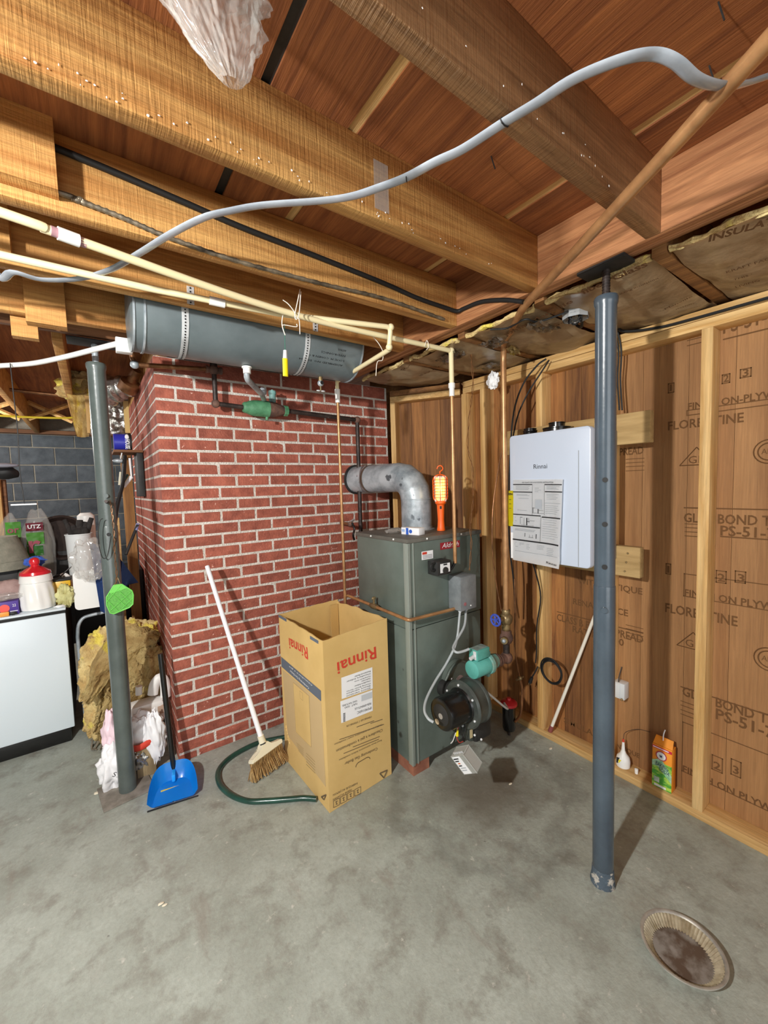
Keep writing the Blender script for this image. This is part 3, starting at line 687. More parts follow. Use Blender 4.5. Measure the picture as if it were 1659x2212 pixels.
B().prof(H1-d1*.012,H1+d1*.02,[(0,.09),(.0,.098),(.012,.100)],32).ob('wall_thimble',DARK,fp,'dark thimble at the brick wall')
B().prof((FX,FY,1.36),(FX,FY,1.5),[(0,.0882),(.002,.0905),(.006,.0905),(.008,.0882)],32,False).ob('seam_ring',GAL,fp)
# carton and plastic pouch on the boiler lid
a=P(867,1154,z=1.191)
cb=thing('small_carton','small white and blue carton lying on the boiler lid','box',(a.x,a.y,1.191))
u_=(P(921,1158,z=1.191)-a).normalized(); v_=V((-u_.y,u_.x,0))
B().fbox(a,u_,v_,Z,.115,.05,.036,.001).ob('carton_body',PAPER,cb)
B().fbox(a+u_*.032-v_*.0006+Z*.001,u_,Z,-v_,.016,.034,.0006).ob('blue_band',mat('blue_print','2f5fc0',.6),cb)
B().fbox(a+u_*.004-v_*.0006+Z*.014,u_,Z,-v_,.02,.014,.0005).ob('print',mat('pale_blue_print','9db4d8',.6),cb)
B().cyl(a+u_*.062-v_*.0008+Z*.018,a+u_*.062-v_*.0016+Z*.018,.010,n=18).ob('round_logo',MATS['blue_print'],cb)
a=P(850,1152,z=1.191); o=crumple(B(),a+Z*.014,(.05,.03,.016),3,.3,3,24).ob('plastic_pouch',CLEARM); tag(o,'crumpled clear plastic pouch behind the small carton on the boiler','pouch')

# ---- orange work light ----
wl_=P(953,1146,z=1.191); WLx,WLy=wl_.x,wl_.y
ORA=mat('orange_plastic','ff6a1c',.4)
L0=thing('work_light','orange caged work light standing on the boiler lid','work light',(WLx,WLy,1.191))
zt=P(955,1012,y=WLy).z; zc0=P(955,1085,y=WLy).z; zc1=P(955,1025,y=WLy).z; bc=V((WLx,WLy,0)); vdir=V((CAM.x-WLx,CAM.y-WLy,0)).normalized(); sd=V((-vdir.y,vdir.x,0))
B().prof(bc+Z*1.191,bc+Z*2,[(0,.022),(.004,.023),(.02,.020),(.06,.0175),(zc0-1.205,.021),(zc0-1.195,.030),(zc0-1.187,.030),(zc0-1.183,.02)],24).ob('handle',ORA,L0)
B().fbox(bc+Z*(zc0-.035)+vdir*.019-sd*.005,sd,Z,vdir,.010,.016,.003).ob('switch',BLACK,L0)
hw=.039
for s_ in (-1,0,1):
    pts=[bc+sd*(math.sin(t)*hw*(1))+Z*((zc0+zc1)/2+math.cos(t)*(zc1-zc0)/2) for t in [0]]
def cage(th):
    d=sd*math.cos(th)+vdir*math.sin(th); pts=[]
    zm0,zm1=zc0+.03,zc1-.03
    for k in range(9):
        t=math.pi*k/8; 
        pts.append(bc+d*math.cos(t)*hw+Z*(zm1+math.sin(t)*.03))
    pts.append(bc-d*hw+Z*zm0)
    for k in range(1,9):
        t=math.pi*k/8; pts.append(bc-d*math.cos(t)*hw+Z*(zm0-math.sin(t)*.03))
    pts.append(pts[0]); return pts
b=B()
for k in range(4): b.tube(cage(k*math.pi/4),.0018 if k else .003,6,sm=False)
for k in range(7):
    z=zc0+.028+k*(zc1-zc0-.056)/6; b.tube([bc+sd*math.cos(t*.5236)*hw+vdir*math.sin(t*.5236)*hw+Z*z for t in range(13)],.0016,5,sm=False)
b.ob('wire_cage',ORA,L0)
TB=mat('amber_led_tube','ffd97a',.4,emis=.75)
for s_ in (-1,1):
    B().fbox(bc+sd*(s_*.0155-.009)+Z*(zc0+.012)+vdir*.008,sd,Z,vdir,.018,zc1-zc0-.03,.004).ob('led_strip',TB,L0,'amber glowing strip')
B().fbox(bc-sd*.032+Z*(zc0+.004)-vdir*.006,sd,Z,vdir,.064,zc1-zc0-.012,.012,.004).ob('reflector',mat('white_reflector','e8e4dc',.3),L0)
zc=zc1+.004; B().tube([bc+Z*zc,bc+Z*(zc+.012),bc+sd*.010+Z*(zc+.018),bc+sd*.016+Z*(zc+.030),bc+sd*.006+Z*(zc+.044),bc-sd*.010+Z*(zc+.040),bc-sd*.016+Z*(zc+.026)][:7],.0032,8).ob('hook',ORA,L0)
plight('work_light_glow',bc+vdir*.06+Z*((zc0+zc1)/2),.15,.02,(1,.75,.3))

# ================= EXPANSION TANK AND PIPES =================
TY,TR=1.872,.152; tzc=2.0+.156
ta,tb=P(280,700,y=TY).x,P(752,740,y=TY).x
tk=thing('expansion_tank','long grey cylindrical tank strapped up between the ceiling joists above the chimney','tank',((ta+tb)/2,TY,tzc-TR))
TM=mat('tank_grey_paint','6f7a7d',.35,col2='5a6568',vs=4,spots=('4f4a45',9,.72),bump=.03,bs=20,coat=.1)
T0=V((ta,TY,tzc))
B().prof(T0,T0+X,[(0,TR-.004),(0,TR),(tb-ta,TR),(tb-ta,TR-.004)],56).ob('shell',TM,tk)
B().prof(T0-X*.006,T0+X,[(0,TR-.06),(.003,TR-.02),(.006,TR-.005)],40).ob('end_cap',TM,tk)
for xx in (0,.035,tb-ta-.01): B().prof(T0+X*xx,T0+X*2,[(0,TR),(.0,TR+.0035),(.007,TR+.0035),(.007,TR)],56,False).ob('rim_seam',GAL,tk,'raised bright rim seam')
def ttext(s,pa,pb,h):
    # lettering wrapped on the lower front of the tank, upside down
    a=P(*pa,y=TY-.10); ang=math.radians(235)
    b=P(*pb,y=TY-.10); me=None
    cu=bpy.data.curves.new('t','FONT'); cu.body=s; cu.size=1; cu.resolution_u=2
    to=bpy.data.objects.new('t',cu); me=bpy.data.meshes.new_from_object(to); bpy.data.objects.remove(to)
    xs=[v.co.x for v in me.vertices]; W=max(xs)-min(xs); x0=min(xs); H=.72
    zc=max(-.98,min(-.1,(pa[2]))) if len(pa)>2 else None
    return me,a,b,W,x0
def tanktext(s,xa,xb,ang0,h):
    cu=bpy.data.curves.new('t','FONT'); cu.body=s; cu.size=1; cu.resolution_u=1
    to=bpy.data.objects.new('t',cu); me=bpy.data.meshes.new_from_object(to); bpy.data.objects.remove(to)
    xs=[v.co.x for v in me.vertices]; W=max(xs)-min(xs); x0=min(xs)
    for v in me.vertices:
        x=xb-(v.co.x-x0)/W*(xb-xa); an=math.radians(ang0)+ (v.co.y*h)/TR
        v.co=V((x,TY-math.cos(an)*(TR+.0012),tzc-math.sin(an)*(TR+.0012)))
    link('stencil_lettering',me,INK,tk)
for s,ww,an in (('AXTROL',.045,18),('HYDRONICS',.13,27),('LOUIS M. COHEN & CO.',.21,36),('ASSEMBLED NO. 500234',.23,45)):
    tanktext(s,1.045-ww,1.045,an,.013)
# perforated hanger straps
def strap(xa,xs,lab):
    b=B(); pts=[]; W_=.025
    j4=V((xa+.012,1.663,2.205)); pts.append(j4); pts.append(V((xa+.010,1.662,2.14)))
    for k in range(17):
        an=math.radians(0+k*200/16); pts.append(V((xa+xs*k/16,TY-math.cos(an)*(TR+.003),tzc-math.sin(an)*(TR+.003))))
    pts.append(V((xa+xs,2.058,2.24)))
    g=[]
    for i,p in enumerate(pts):
        g.append((b.m.verts.new(p-X*W_/2),b.m.verts.new(p+X*W_/2)))
    for i in range(len(g)-1): b.m.faces.new((g[i][0],g[i+1][0],g[i+1][1],g[i][1]))
    bmesh.ops.solidify(b.m,geom=b.m.faces[:],thickness=.001)
    o=b.ob('hanger_strap',mat('bright_strap','f4f6f7',.5))
    tag(o,lab,'strap','perforated straps holding the grey tank')
    h=B()
    for i in range(len(pts)-1):
        L_=(pts[i+1]-pts[i]).length; n_=max(1,round(L_/.0125)); d=(pts[i+1]-pts[i]).normalized(); nn=d.cross(X).normalized()
        if nn.y>0 and i<9: nn=-nn
        for k in range(n_):
            c=pts[i]+(pts[i+1]-pts[i])*((k+.5)/n_); h.cyl(c-nn*.0018,c+nn*.0018,.003,n=8)
    h.ob('strap_holes',BLACK,o)
strap(P(405,640,y=1.66).x,P(388,765,y=1.83).x-P(405,640,y=1.66).x+.02,'perforated metal strap around the tank end nearer the white cable box')
strap(P(677,700,y=1.66).x,.02,'perforated metal strap around the tank end nearer the stencilled lettering')
# small drain tap under the tank
p=P(692,818,y=TY)
dt=thing('drain_tap','small brass drain tap with butterfly handle hanging under the tank end','tap',(p.x,p.y,1.92))
zb_=tzc-TR
B().cyl((p.x,TY,zb_+.004),(p.x,TY,zb_-.02),.011,n=14).ob('tap_stem',BRASS,dt); B().sph((p.x,TY,zb_-.03),.016,14).ob('tap_body',GAL,dt)
B().cyl((p.x,TY-.014,zb_-.03),(p.x,TY-.018,zb_-.03),.009,n=12).ob('tap_bore',BLACK,dt)
B().cyl((p.x,TY,zb_-.04),(p.x,TY,zb_-.066),.005,n=10).ob('tap_stem',BRASS,dt)
b=B(); b.sph((p.x-.013,TY,zb_-.068),(.012,.006,.004),10); b.sph((p.x+.013,TY,zb_-.068),(.012,.006,.004),10); b.ob('butterfly_handle',GALW,dt)
# nipple from tank to green valve
gy=2.262
vz=P(575,884,y=gy).z; vx=P(575,884,y=gy).x
n0=V((P(533,792,y=TY).x,TY,zb_+.003)); 
ip=thing('iron_pipe_run','old iron and copper pipe run with green cast valve across the brick face','pipe',(vx,gy,1.2))
b=B(); e1=P(540,818,y=1.93); e2=P(566,852,y=2.10)
b.elbowed([n0,V((n0.x,TY+.01,n0.z-.055)),e2,V((vx-.01,gy,vz+.05))],.0135,14); b.ob('grey_elbow_pipe',GAL,ip)
b=B(); b.prof(n0+V((0,0,-.004)),n0-Z,[(0,.022),(.006,.022),(.007,.017),(.03,.017)],20); b.ob('tank_nipple',WPL,ip)
for q in (e2+V((0,-.01,.012)),): B().sph(q,.021,14,ns=.1).ob('elbow_fitting',GAL,ip)
xa=P(525,884,y=gy).x; xb=P(622,895,y=gy).x; Lv=xb-xa
B().prof((xa,gy,vz),(xb,gy,vz),[(0,.024),(.008,.030),(.016,.030),(.03,.036),(.055,.043),(Lv*.5,.046),(Lv*.5+.012,.046)],32).ob('valve_body',GRN,ip,'green painted valve body')
B().prof((xa+Lv*.5+.01,gy,vz),(xb,gy,vz),[(0,.045),(.03,.043),(Lv*.5-.05,.03),(Lv*.5-.034,.026)],32).ob('valve_tail',RUST,ip,'brown rusty valve tail')
B().prof((xb-.028,gy,vz),(xb+.01,gy,vz),[(0,.026),(.004,.031),(.024,.031),(.028,.025)],8).ob('union_nut',GRN,ip)
B().cyl((vx,gy-.005,vz-.04),(vx,gy-.005,vz-.062),.008,n=12).ob('drain_plug',GRN,ip)
p=P(588,850,y=gy); B().prof((p.x,gy,vz+.03),(p.x,gy,3),[(0,.016),(.012,.016),(.014,.019),(.055,.019),(.057,.022),(.075,.021),(.077,.006),(.083,.005)],20).ob('valve_cap',mat('pale_blue_green','86b9b4',.45,col2='5a6d68',vs=20),ip,'pale blue cap on the valve')
q0=P(464,800,y=gy); q1=P(466,872,y=gy); l0=P(290,790,y=gy)
B().elbowed([V((q1.x,gy,q0.z)),V((q1.x,gy,q1.z)),V((xa+.01,gy,vz))],.0125,14,.02).ob('iron_pipe',DIRON,ip)
for c,s_ in ((V((q1.x,gy,q0.z)),.026),(V((q1.x,gy,q1.z)),.022)): B().sph(c,s_,16,ns=.06).ob('pipe_fitting',RUST,ip)
B().prof((q1.x-.04,gy,q0.z),(q1.x+.04,gy,q0.z),[(0,.019),(.012,.019),(.014,.016),(.066,.016),(.068,.019),(.08,.019)],16).ob('pipe_fitting',RUST,ip)
B().cyl((q1.x,gy,q0.z+.02),(q1.x,gy,q0.z+.07),.018,n=16).ob('pipe_fitting',DIRON,ip)
B().elbowed([V((q1.x-.03,gy,q0.z)),V((l0.x,gy,l0.z+.005)),V((l0.x-.01,gy,2.12))],.0115,14,.03).ob('copper_pipe',COPB,ip)
B().sph(V((l0.x+.002,gy,l0.z+.006)),.020,14).ob('pipe_fitting',GAL,ip)
sx_=P(769,908,y=gy+.035); 
B().elbowed([V((xb,gy,vz)),V((sx_.x,gy+.02,sx_.z)),V((P(776,1130,y=gy+.035).x,gy+.02,1.12))],.0135,14,.02).ob('iron_pipe',DIRON,ip)
B().sph(V((sx_.x,gy+.02,sx_.z)),.023,16,ns=.06).ob('pipe_fitting',RUST,ip)
# drain cock with dark lever beside the boiler top
p=P(757,1132,y=2.21)
dc=thing('drain_cock','rusty drain cock with dark lever against the bricks beside the boiler','valve',(p.x,p.y,p.z-.04))
B().cyl(p+V((0,.12,0)),p+V((0,0,0)),.010,n=12).ob('cock_body',COPB,dc); B().sph(p,.018,12,ns=.1).ob('cock_body',RUST,dc)
B().cyl(p+V((.0,0,.012)),p+V((.055,.05,.02)),.008,n=10).ob('cock_arm',GALW,dc)
B().tube([p+V((.0,-.02,.01)),p+V((.012,-.025,-.03)),p+V((.0,-.028,-.07)),p+V((.012,-.02,-.10))],.007,8).ob('lever',BLACKM,dc)

# copper drop beside boiler with white coupling
cx1,cy1=1.150,2.010
zA=P(728,820,y=cy1).z; zB=P(735,1290,y=cy1).z; zk0,zk1=P(728,870,y=cy1).z,P(728,845,y=cy1).z
cp=thing('copper_drop_pipe','thin copper pipe with white coupling dropping beside the left of the boiler','pipe',(cx1,cy1,zB))
k1,k2=P(800,1318,y=1.78),P(886,1347,y=1.47)
k2=V((x0-.035,y0-.04,zB-.005)); 
B().elbowed([V((cx1,cy1,zk1)),V((cx1,cy1,zB)),V((cx1+.02,cy1,zB)),k2,V((jx0+.01,y0-.04,zB-.012)),V((jx0+.012,YF,zB-.012))],.0085,12,.02).ob('copper_pipe',COP,cp)
B().tube([V((cx1,cy1,zB+.02)),V((cx1,cy1,zB-.09))],.0085,10,sm=False).ob('copper_pipe',COP,cp)
B().cyl((cx1,cy1,zk0),(cx1,cy1,zk0+.05),.0135,n=16).ob('white_coupling',WPL,cp); B().cyl((cx1,cy1,zk0+.045),(cx1,cy1,zk1+.01),.015,n=16).ob('white_coupling',WPL,cp)
B().cyl((cx1,cy1,zk1),(cx1,cy1,2.05),.0105,n=14).ob('cream_pipe',CPVC,cp)
m_=V((cx1+.02,cy1,zB)).lerp(k2,.48); dd=(k2-V((cx1+.02,cy1,zB))).normalized()
b=B(); b.prof(m_-dd*.03,m_+dd*.03,[(0,.012),(.012,.015),(.03,.016),(.05,.014),(.06,.012)],14); b.cyl(m_,m_+Z*.04,.006,n=10); b.sph(m_+Z*.042,(.014,.006,.010),10); b.ob('brass_valve',BRASS,cp,'small brass valve')
# cream CPVC pipe B: along joists then back to the drop
pb=[P(-60,530,z=2.118),P(20,548,z=2.118),P(210,597,z=2.118),P(490,657,z=2.118),P(825,690,z=2.118)]
e_=V((1.075,1.405,2.118)); pb[-1]=e_
B2=B(); B2.elbowed([V((-.9,1.55,2.118)),V((.2,1.552,2.116)),V((.62,1.50,2.108)),e_,V((e_.x,1.42,2.045)),V((e_.x+.01,1.43,2.035)),V((cx1,cy1,2.035)),V((cx1,cy1,2.01))],.0105,12,.022)
pB=B2.ob('cream_water_pipe',CPVC); tag(pB,'thin cream plastic water pipe turning down and back towards the tank end','pipe','cream plastic water pipes')
for p in (V((.402,1.527,2.112)),): B().cyl(p-V((.025,-.002,0)),p+V((.025,-.003,-.002)),.0145,n=16).ob('coupling',WPL,pB,'white coupling')
B().sph(e_,.015,12).ob('elbow',CPVC,pB); B().sph(V((e_.x,1.42,2.04)),.015,12).ob('elbow',CPVC,pB)
pa=[V((-1.0,1.13,2.10)),P(0,458,z=2.1),P(148,512,z=2.1),P(645,682,z=2.1),V((1.475,1.447,2.098))]
B2=B(); B2.tube(pa,.0112,12,sub=8); pA=B2.ob('cream_water_pipe',CPVC); tag(pA,'thicker cream plastic water pipe slanting under the joists to the copper riser','pipe','cream plastic water pipes')
c=P(148,512,z=2.1); d=(P(170,520,z=2.1)-c).normalized(); B().cyl(c-d*.022,c+d*.022,.0155,n=18).ob('coupling',WPL,pA,'white coupling'); B().cyl(c+d*.022,c+d*.036,.0118,n=16).ob('primer_stain',mat('purple_primer','a77f86',.5),pA); B().cyl(c-d*.036,c-d*.022,.0118,n=16).ob('primer_stain',MATS['purple_primer'],pA)
# copper riser 2 into control box
cx2,cy2=1.476,1.448
c2r=thing('copper_riser','bright copper pipe with white coupling dropping to the boiler control box','pipe',(cx2,cy2,1.07))
za,zb1,zb2=2.098,P(975,856,y=cy2).z,P(975,828,y=cy2).z
B().cyl((cx2,cy2,zb2),(cx2,cy2,za),.012,n=16).ob('cream_pipe',CPVC,c2r); B().sph((cx2,cy2,za),.017,14).ob('elbow',CPVC,c2r)
B().cyl((cx2,cy2,zb1),(cx2,cy2,zb1+.045),.013,n=16).ob('white_coupling',WPL,c2r); B().cyl((cx2,cy2,zb1+.04),(cx2,cy2,zb2),.0165,n=16).ob('white_coupling',WPL,c2r)
B().cyl((cx2,cy2,1.045),(cx2,cy2,zb1),.0095,n=16).ob('copper_pipe',COP,c2r); B().tube([V((cx2,cy2,1.05)),V((cx2-.02,cy2+.005,1.02)),V((cx2-.04,cy2+.01,1.01))],.007,8).ob('copper_pipe',BLACK,c2r)
# big copper pipe by the wall with valves and diagonal run
vx2,vy2=1.686,1.300
zt2=2.10; zr0=P(1090,1385,y=vy2).z; zel=P(1095,1420,y=vy2).z
bp_=thing('copper_supply_pipe','thick copper pipe running diagonally under the joists then down the panelled wall','pipe',(vx2,vy2,zel))
dg=[P(1700,45,z=2.095),P(1659,88,z=2.095),P(1250,540,z=2.105),P(1135,660,z=2.11)]
B().elbowed([P(1720,22,z=2.095),P(1450,320,z=2.10),P(1130,664,z=2.112),V((vx2-.02,vy2-.02,2.115)),V((vx2,vy2,2.06)),V((vx2,vy2,zr0+.08))],.0145,16,.05).ob('copper_pipe',COP,bp_)
def fit(z0_,z1_,r,mm,nm='pipe_fitting'): B().prof((vx2,vy2,z0_),(vx2,vy2,9),[(0,r*.85),(.004,r),(z1_-z0_-.004,r),(z1_-z0_,r*.85)],12).ob(nm,mm,bp_)
zv=P(1083,1340,y=vy2).z
fit(zr0+.05,zr0+.10,.021,BRASS); 
fit(zv+.02,zv+.05,.021,BRASS); B().sph((vx2,vy2,zv),.034,18,ns=.08).ob('valve_body',BRASS,bp_); fit(zv-.055,zv-.025,.022,BRASS)
B().cyl((vx2,vy2,zv),(vx2-.075,vy2-.005,zv+.012),.016,.010,n=14).ob('valve_bonnet',BRASS,bp_)
hx=V((vx2-.085,vy2-.005,zv+.013)); b=B(); b.tube([hx+V((-.004,math.cos(t*.5236)*.028,math.sin(t*.5236)*.028)) for t in range(13)],.0055,8,sm=False)
for k in range(5): b.cyl(hx,hx+V((-.004,math.cos(k*1.2566)*.028,math.sin(k*1.2566)*.028)),.004,n=6)
b.cyl(hx+X*.01,hx-X*.008,.009,n=10); b.ob('handwheel',mat('blue_handwheel','4357b8',.4),bp_,'blue round handwheel')
fit(zv-.12,zv-.06,.026,RUST); B().cyl((vx2,vy2-.0,zv-.10),(vx2-.045,vy2-.02,zv-.10),.018,n=14).ob('flange_boss',BRASS,bp_); B().sph((vx2-.045,vy2-.02,zv-.10),.011,10).ob('bolt',GAL,bp_); B().sph((vx2,vy2,zv-.10),.034,16,ns=.12).ob('check_valve',RUST,bp_)
B().cyl((vx2,vy2,zel),(vx2,vy2,zv-.12),.0165,n=14).ob('iron_nipple',DIRON,bp_)
B().sph((vx2,vy2,zel),.031,18,ns=.05).ob('pipe_elbow',RUST,bp_); B().prof((vx2-.07,vy2,zel+.003),(vx2,vy2,zel),[(0,.030),(.014,.030),(.016,.024),(.05,.024)],18).ob('pipe_elbow',RUST,bp_)
# turquoise pump
pm=thing('circulator_pump','turquoise circulator pump in front of the boiler beside the wall pipe','pump',(1.52,vy2,zel-.06))
px0=P(1018,1422,y=vy2).x; zp=zel+.012
B().prof((px0,vy2,zp),(2,vy2,zp),[(0,.036),(.002,.042),(.008,.044),(.10,.044),(.105,.040)],32).ob('motor',TEAL,pm)
B().box((px0+.015,vy2-.025,zp+.045),(px0+.105,vy2+.03,zp+.095),.005).ob('terminal_box',TEAL,pm); B().box((px0+.02,vy2-.018,zp+.0952),(px0+.10,vy2+.024,zp+.0965)).ob('label_plate',mat('worn_plate','94a8a2',.5,col2='6d7b76',vs=40),pm)
B().box((px0+.0135,vy2-.018,zp+.05),(px0+.015,vy2+.0,zp+.09)).ob('conduit_plate',GALW,pm); B().cyl((px0+.015,vy2-.005,zp+.065),(px0-.012,vy2-.005,zp+.06),.009,n=12).ob('conduit_fitting',GALW,pm)
q=B(); q.prof((px0+.10,vy2,zp),(2,vy2,zp),[(0,.040),(.006,.050),(.020,.052),(.03,.046),(.05,.038),(.07,.034)],28)
for s_ in (-1,1): q.box((px0+.105,vy2-.014,zp+s_*.05-.014),(px0+.125,vy2+.014,zp+s_*.05+.014),.004)
q.ob('volute',mat('worn_teal','6ba79e',.6,col2='7d8a78',vs=22,vc=(.4,.6)),pm)
B().prof((px0+.165,vy2,zp-.004),(2,vy2,zp-.004),[(0,.030),(.0,.034),(.022,.034),(.024,.028),(vx2-.07-px0-.165,.028)],18).ob('union',RUST,pm)
# small lower line with valves near wall
sl=thing('thin_copper_line','thin copper tube with small shut-off valve low on the wall behind the pump','pipe',(1.85,1.30,.1))
ps=[P(1068,1075,y=1.45),P(1062,1200,y=1.45),P(1075,1290,y=1.42)]
o=B().tube([P(1086,960,y=1.42),P(1072,1040,y=1.42),P(1064,1110,y=1.42),P(1064,1190,y=1.42),P(1072,1260,y=1.42),P(1083,1320,y=1.40)],.0035,6).ob('thin_copper_tube',COPB); tag(o,'thin bowed copper capillary beside the thick wall pipe','tube')
yy=1.38
B().tube([P(x_,y_,y=yy) for x_,y_ in ((1112,1250),(1113,1330),(1112,1395),(1118,1440),(1122,1460))],.005,8).ob('copper_tube',COPB,sl)
c=P(1123,1465,y=yy); B().sph(c,.014,12,ns=.1).ob('small_valve',BRASS,sl); B().cyl(c-X*.03,c+X*.03,.006,n=8).ob('small_valve',BRASS,sl)
B().tube([c,P(1128,1490,y=yy),P(1125,1540,y=yy),P(1112,1560,y=yy)],.007,8).ob('copper_tube',COPB,sl)

# ================= CABLES UNDER THE CEILING =================
CH=mat('grey_flat_hose','b0b6bf',.2,col2='8c939c',vs=6,coat=.5)
pts=[V((-1.6,1.95,2.12)),V((-.8,1.80,2.10))]+[P(a,b,z=c) for a,b,c in ((-70,575,2.12),(0,603,2.115),(28,588,2.11),(90,604,2.11),(170,602,2.115),(240,582,2.125),(300,548,2.128),(370,505,2.128),(440,470,2.128),(500,455,2.130),(570,443,2.130),(690,434,2.128),(760,424,2.118),(820,405,2.108),(878,383,2.105),(940,350,2.105),(1000,322,2.112),(1090,264,2.126),(1160,222,2.12),(1230,176,2.11),(1300,144,2.105),(1370,121,2.10),(1420,118,2.10),(1460,134,2.09),(1500,168,2.085),(1545,184,2.09),(1590,184,2.105),(1625,176,2.118),(1700,150,2.12))]
o=B().tube(pts,.0085,12,sx=1.3,sy=.42,sub=5).ob('flat_hose',CH); tag(o,'long shiny grey flat cable drooping across the whole ceiling under the joists','cable')
B().tube([P(1090,264,z=2.126)+V((.012*math.cos(t),0,.006*math.sin(t))) for t in [i*.785 for i in range(9)]],.0014,5,sm=False).ob('wire_tie',BLACK,o)
B().tube([P(878,384,z=2.105)+V((.006*math.cos(t),.006*math.cos(t),.006*math.sin(t))) for t in [i*.785 for i in range(9)]],.0012,5,sm=False).ob('wire_tie',BLACK,o)
o=B().tube([V((-.9,1.278,2.30)),V((-.1,1.281,2.285))]+[P(a,b,y=1.281) for a,b in ((370,425),(520,490),(700,560),(830,612),(900,643),(960,664))]+[V((1.335,1.27,2.193)),V((1.347,1.24,2.196))]+[P(a,b,x=1.347) for a,b in ((1040,652),(1090,648),(1130,652))],.0085,10).ob('black_cable',BLACK); tag(o,'thick black cable stapled along the joist side and round to the girder','cable')
pts=[V((-.9,1.281,2.20)),V((-.05,1.281,2.18))]+[P(a,b,y=1.281) for a,b in ((160,430),(260,468),(370,515),(520,566),(700,614),(830,645),(960,690))]
pts=crom(pts,18); o=B().tube(pts,.0065,8,sm=False,rf=lambda t:.0065+.0012*math.sin(t*len(pts)*2.2)).ob('armoured_cable',mat('armoured_grey','8a7d68',.45,.4,col2='4c4438',vs=30)); tag(o,'ribbed armoured cable along the bottom edge of the same joist','cable')
o=B().tube([V((-1.7,3.05,2.07)),V((-.9,2.80,2.055)),P(-40,792,z=2.05),P(0,790,z=2.05),P(70,785,z=2.052),P(140,771,z=2.056),P(200,756,z=2.06),P(255,742,z=2.064)],.011,12).ob('white_cable',WPL); tag(o,'thick white cable sweeping from the left to the tank end','cable')
a=P(267,748,z=2.06); o=B().box(a-V((.028,.02,.028)),a+V((.03,.02,.03)),.003).ob('cable_box',WPL); tag(o,'white square cable box at the left end of the grey tank','box')
dw=thing('pull_cord','thin dark cord with a small white paper tag hanging before the block wall','cord',(-.27,2.5,1.4))
B().tube([P(a,b,y=2.5) for a,b in ((22,785),(30,860),(38,930),(43,1020),(53,1090))],.0022,6).ob('cord',DARK,dw)
a=P(53,1090,y=2.5); B().box(a-V((.045,.025,.002)),a+V((.045,.025,.004))).ob('paper_tag',PAPER,dw,'small white tag')
tw=thing('twisted_wire','thin twisted wire hanging from the ceiling to the grey boiler electrical box','wire',(1.6,1.45,1.0))
base=[P(a,b,y=1.45) for a,b in ((1030,722),(1018,760),(1022,830),(1016,880),(1010,960),(1020,1010),(1022,1080),(1016,1130),(1018,1175),(1014,1232))]; base=crom(base,6)
for ph in (0,3.14):
    B().tube([p+V((math.cos(i*.9+ph)*.004,math.sin(i*.9+ph)*.004,0)) for i,p in enumerate(base)],.0017,5,sm=False).ob('wire_strand',COPB if ph else WYD,tw)
# black power cords by the water heater and coiled plug
pc=thing('power_cord','black power cord hanging beneath the white water heater, coiled with its plug','cord',(1.95,1.22,.35))
XQ=1.965
B().tube([P(1148,1208,x=1.90),P(1158,1240,x=1.93),P(1168,1290,x=XQ),P(1160,1350,x=XQ),P(1159,1410,x=XQ),P(1157,1432,x=XQ)],.004,8).ob('cord_length',BLACK,pc)
cc=P(1192,1450,x=XQ)
for k,(r_,dy,dz) in enumerate(((.058,0,0),(.060,.004,.004),(.056,-.004,-.003))):
    B().tube([cc+V((-.004*k-.003*math.sin(t),math.cos(t)*r_+dy,math.sin(t)*r_*1.12+dz)) for t in [i*.3307 for i in range(20)]],.0042,8,sub=2).ob('cord_loop',BLACK,pc)
B().tube([P(1162,1440,x=XQ),P(1157,1450,x=XQ-.01),P(1150,1462,x=XQ-.01)],.0042,8).ob('cord_length',BLACK,pc)
a=P(1149,1463,x=XQ-.01); b_=P(1145,1474,x=XQ-.01); B().cyl(a,b_,.008,.011,n=10).ob('plug',BLACK,pc)
d=(b_-a).normalized()
for s_ in (-1,1): B().cyl(b_+Y*s_*.005,b_+Y*s_*.005+d*.018,.002,n=6).ob('prong',BRASS,pc)
o=B().tube([P(1180,775,x=1.95),P(1160,790,x=1.93),P(1130,830,x=1.9),P(1110,890,x=1.86),P(1102,980,x=1.84),P(1099,1080,x=1.84),P(1101,1180,x=1.86),P(1110,1260,x=1.9),P(1113,1330,x=1.93)],.0045,8).ob('black_wire',BLACK); tag(o,'black wire curving from the top plate down behind the thick copper pipe','wire','black wires from the wall top plate')
o=B().tube([P(1186,778,x=1.96),P(1172,800,x=1.94),P(1140,850,x=1.92),P(1118,900,x=1.9),P(1105,960,x=1.87)],.004,8).ob('black_wire',BLACK); tag(o,'shorter black wire arcing from the top plate towards the water heater corner','wire','black wires from the wall top plate')
o=B().tube([P(1330,690,x=1.96),P(1345,715,x=1.975),P(1420,708,x=1.985),P(1500,688,x=1.985),P(1600,660,x=1.985),P(1700,632,x=1.985)],.0055,8).ob('black_wire',BLACK); tag(o,'black cable lying along the wall top plate right of the column','cable')
for dx in (0,6):
    o=B().tube([P(1328+dx,715,x=1.975),P(1336+dx,760,x=1.99),P(1334+dx,820,x=2.0),P(1338+dx,886,x=2.0)],.004,8).ob('black_wire',BLACK); tag(o,('thin black wire just right of the column, nearer it' if dx==0 else 'thin black wire right of the column, farther of the pair')+', dropping to the board','wire','pair of wires behind the column')
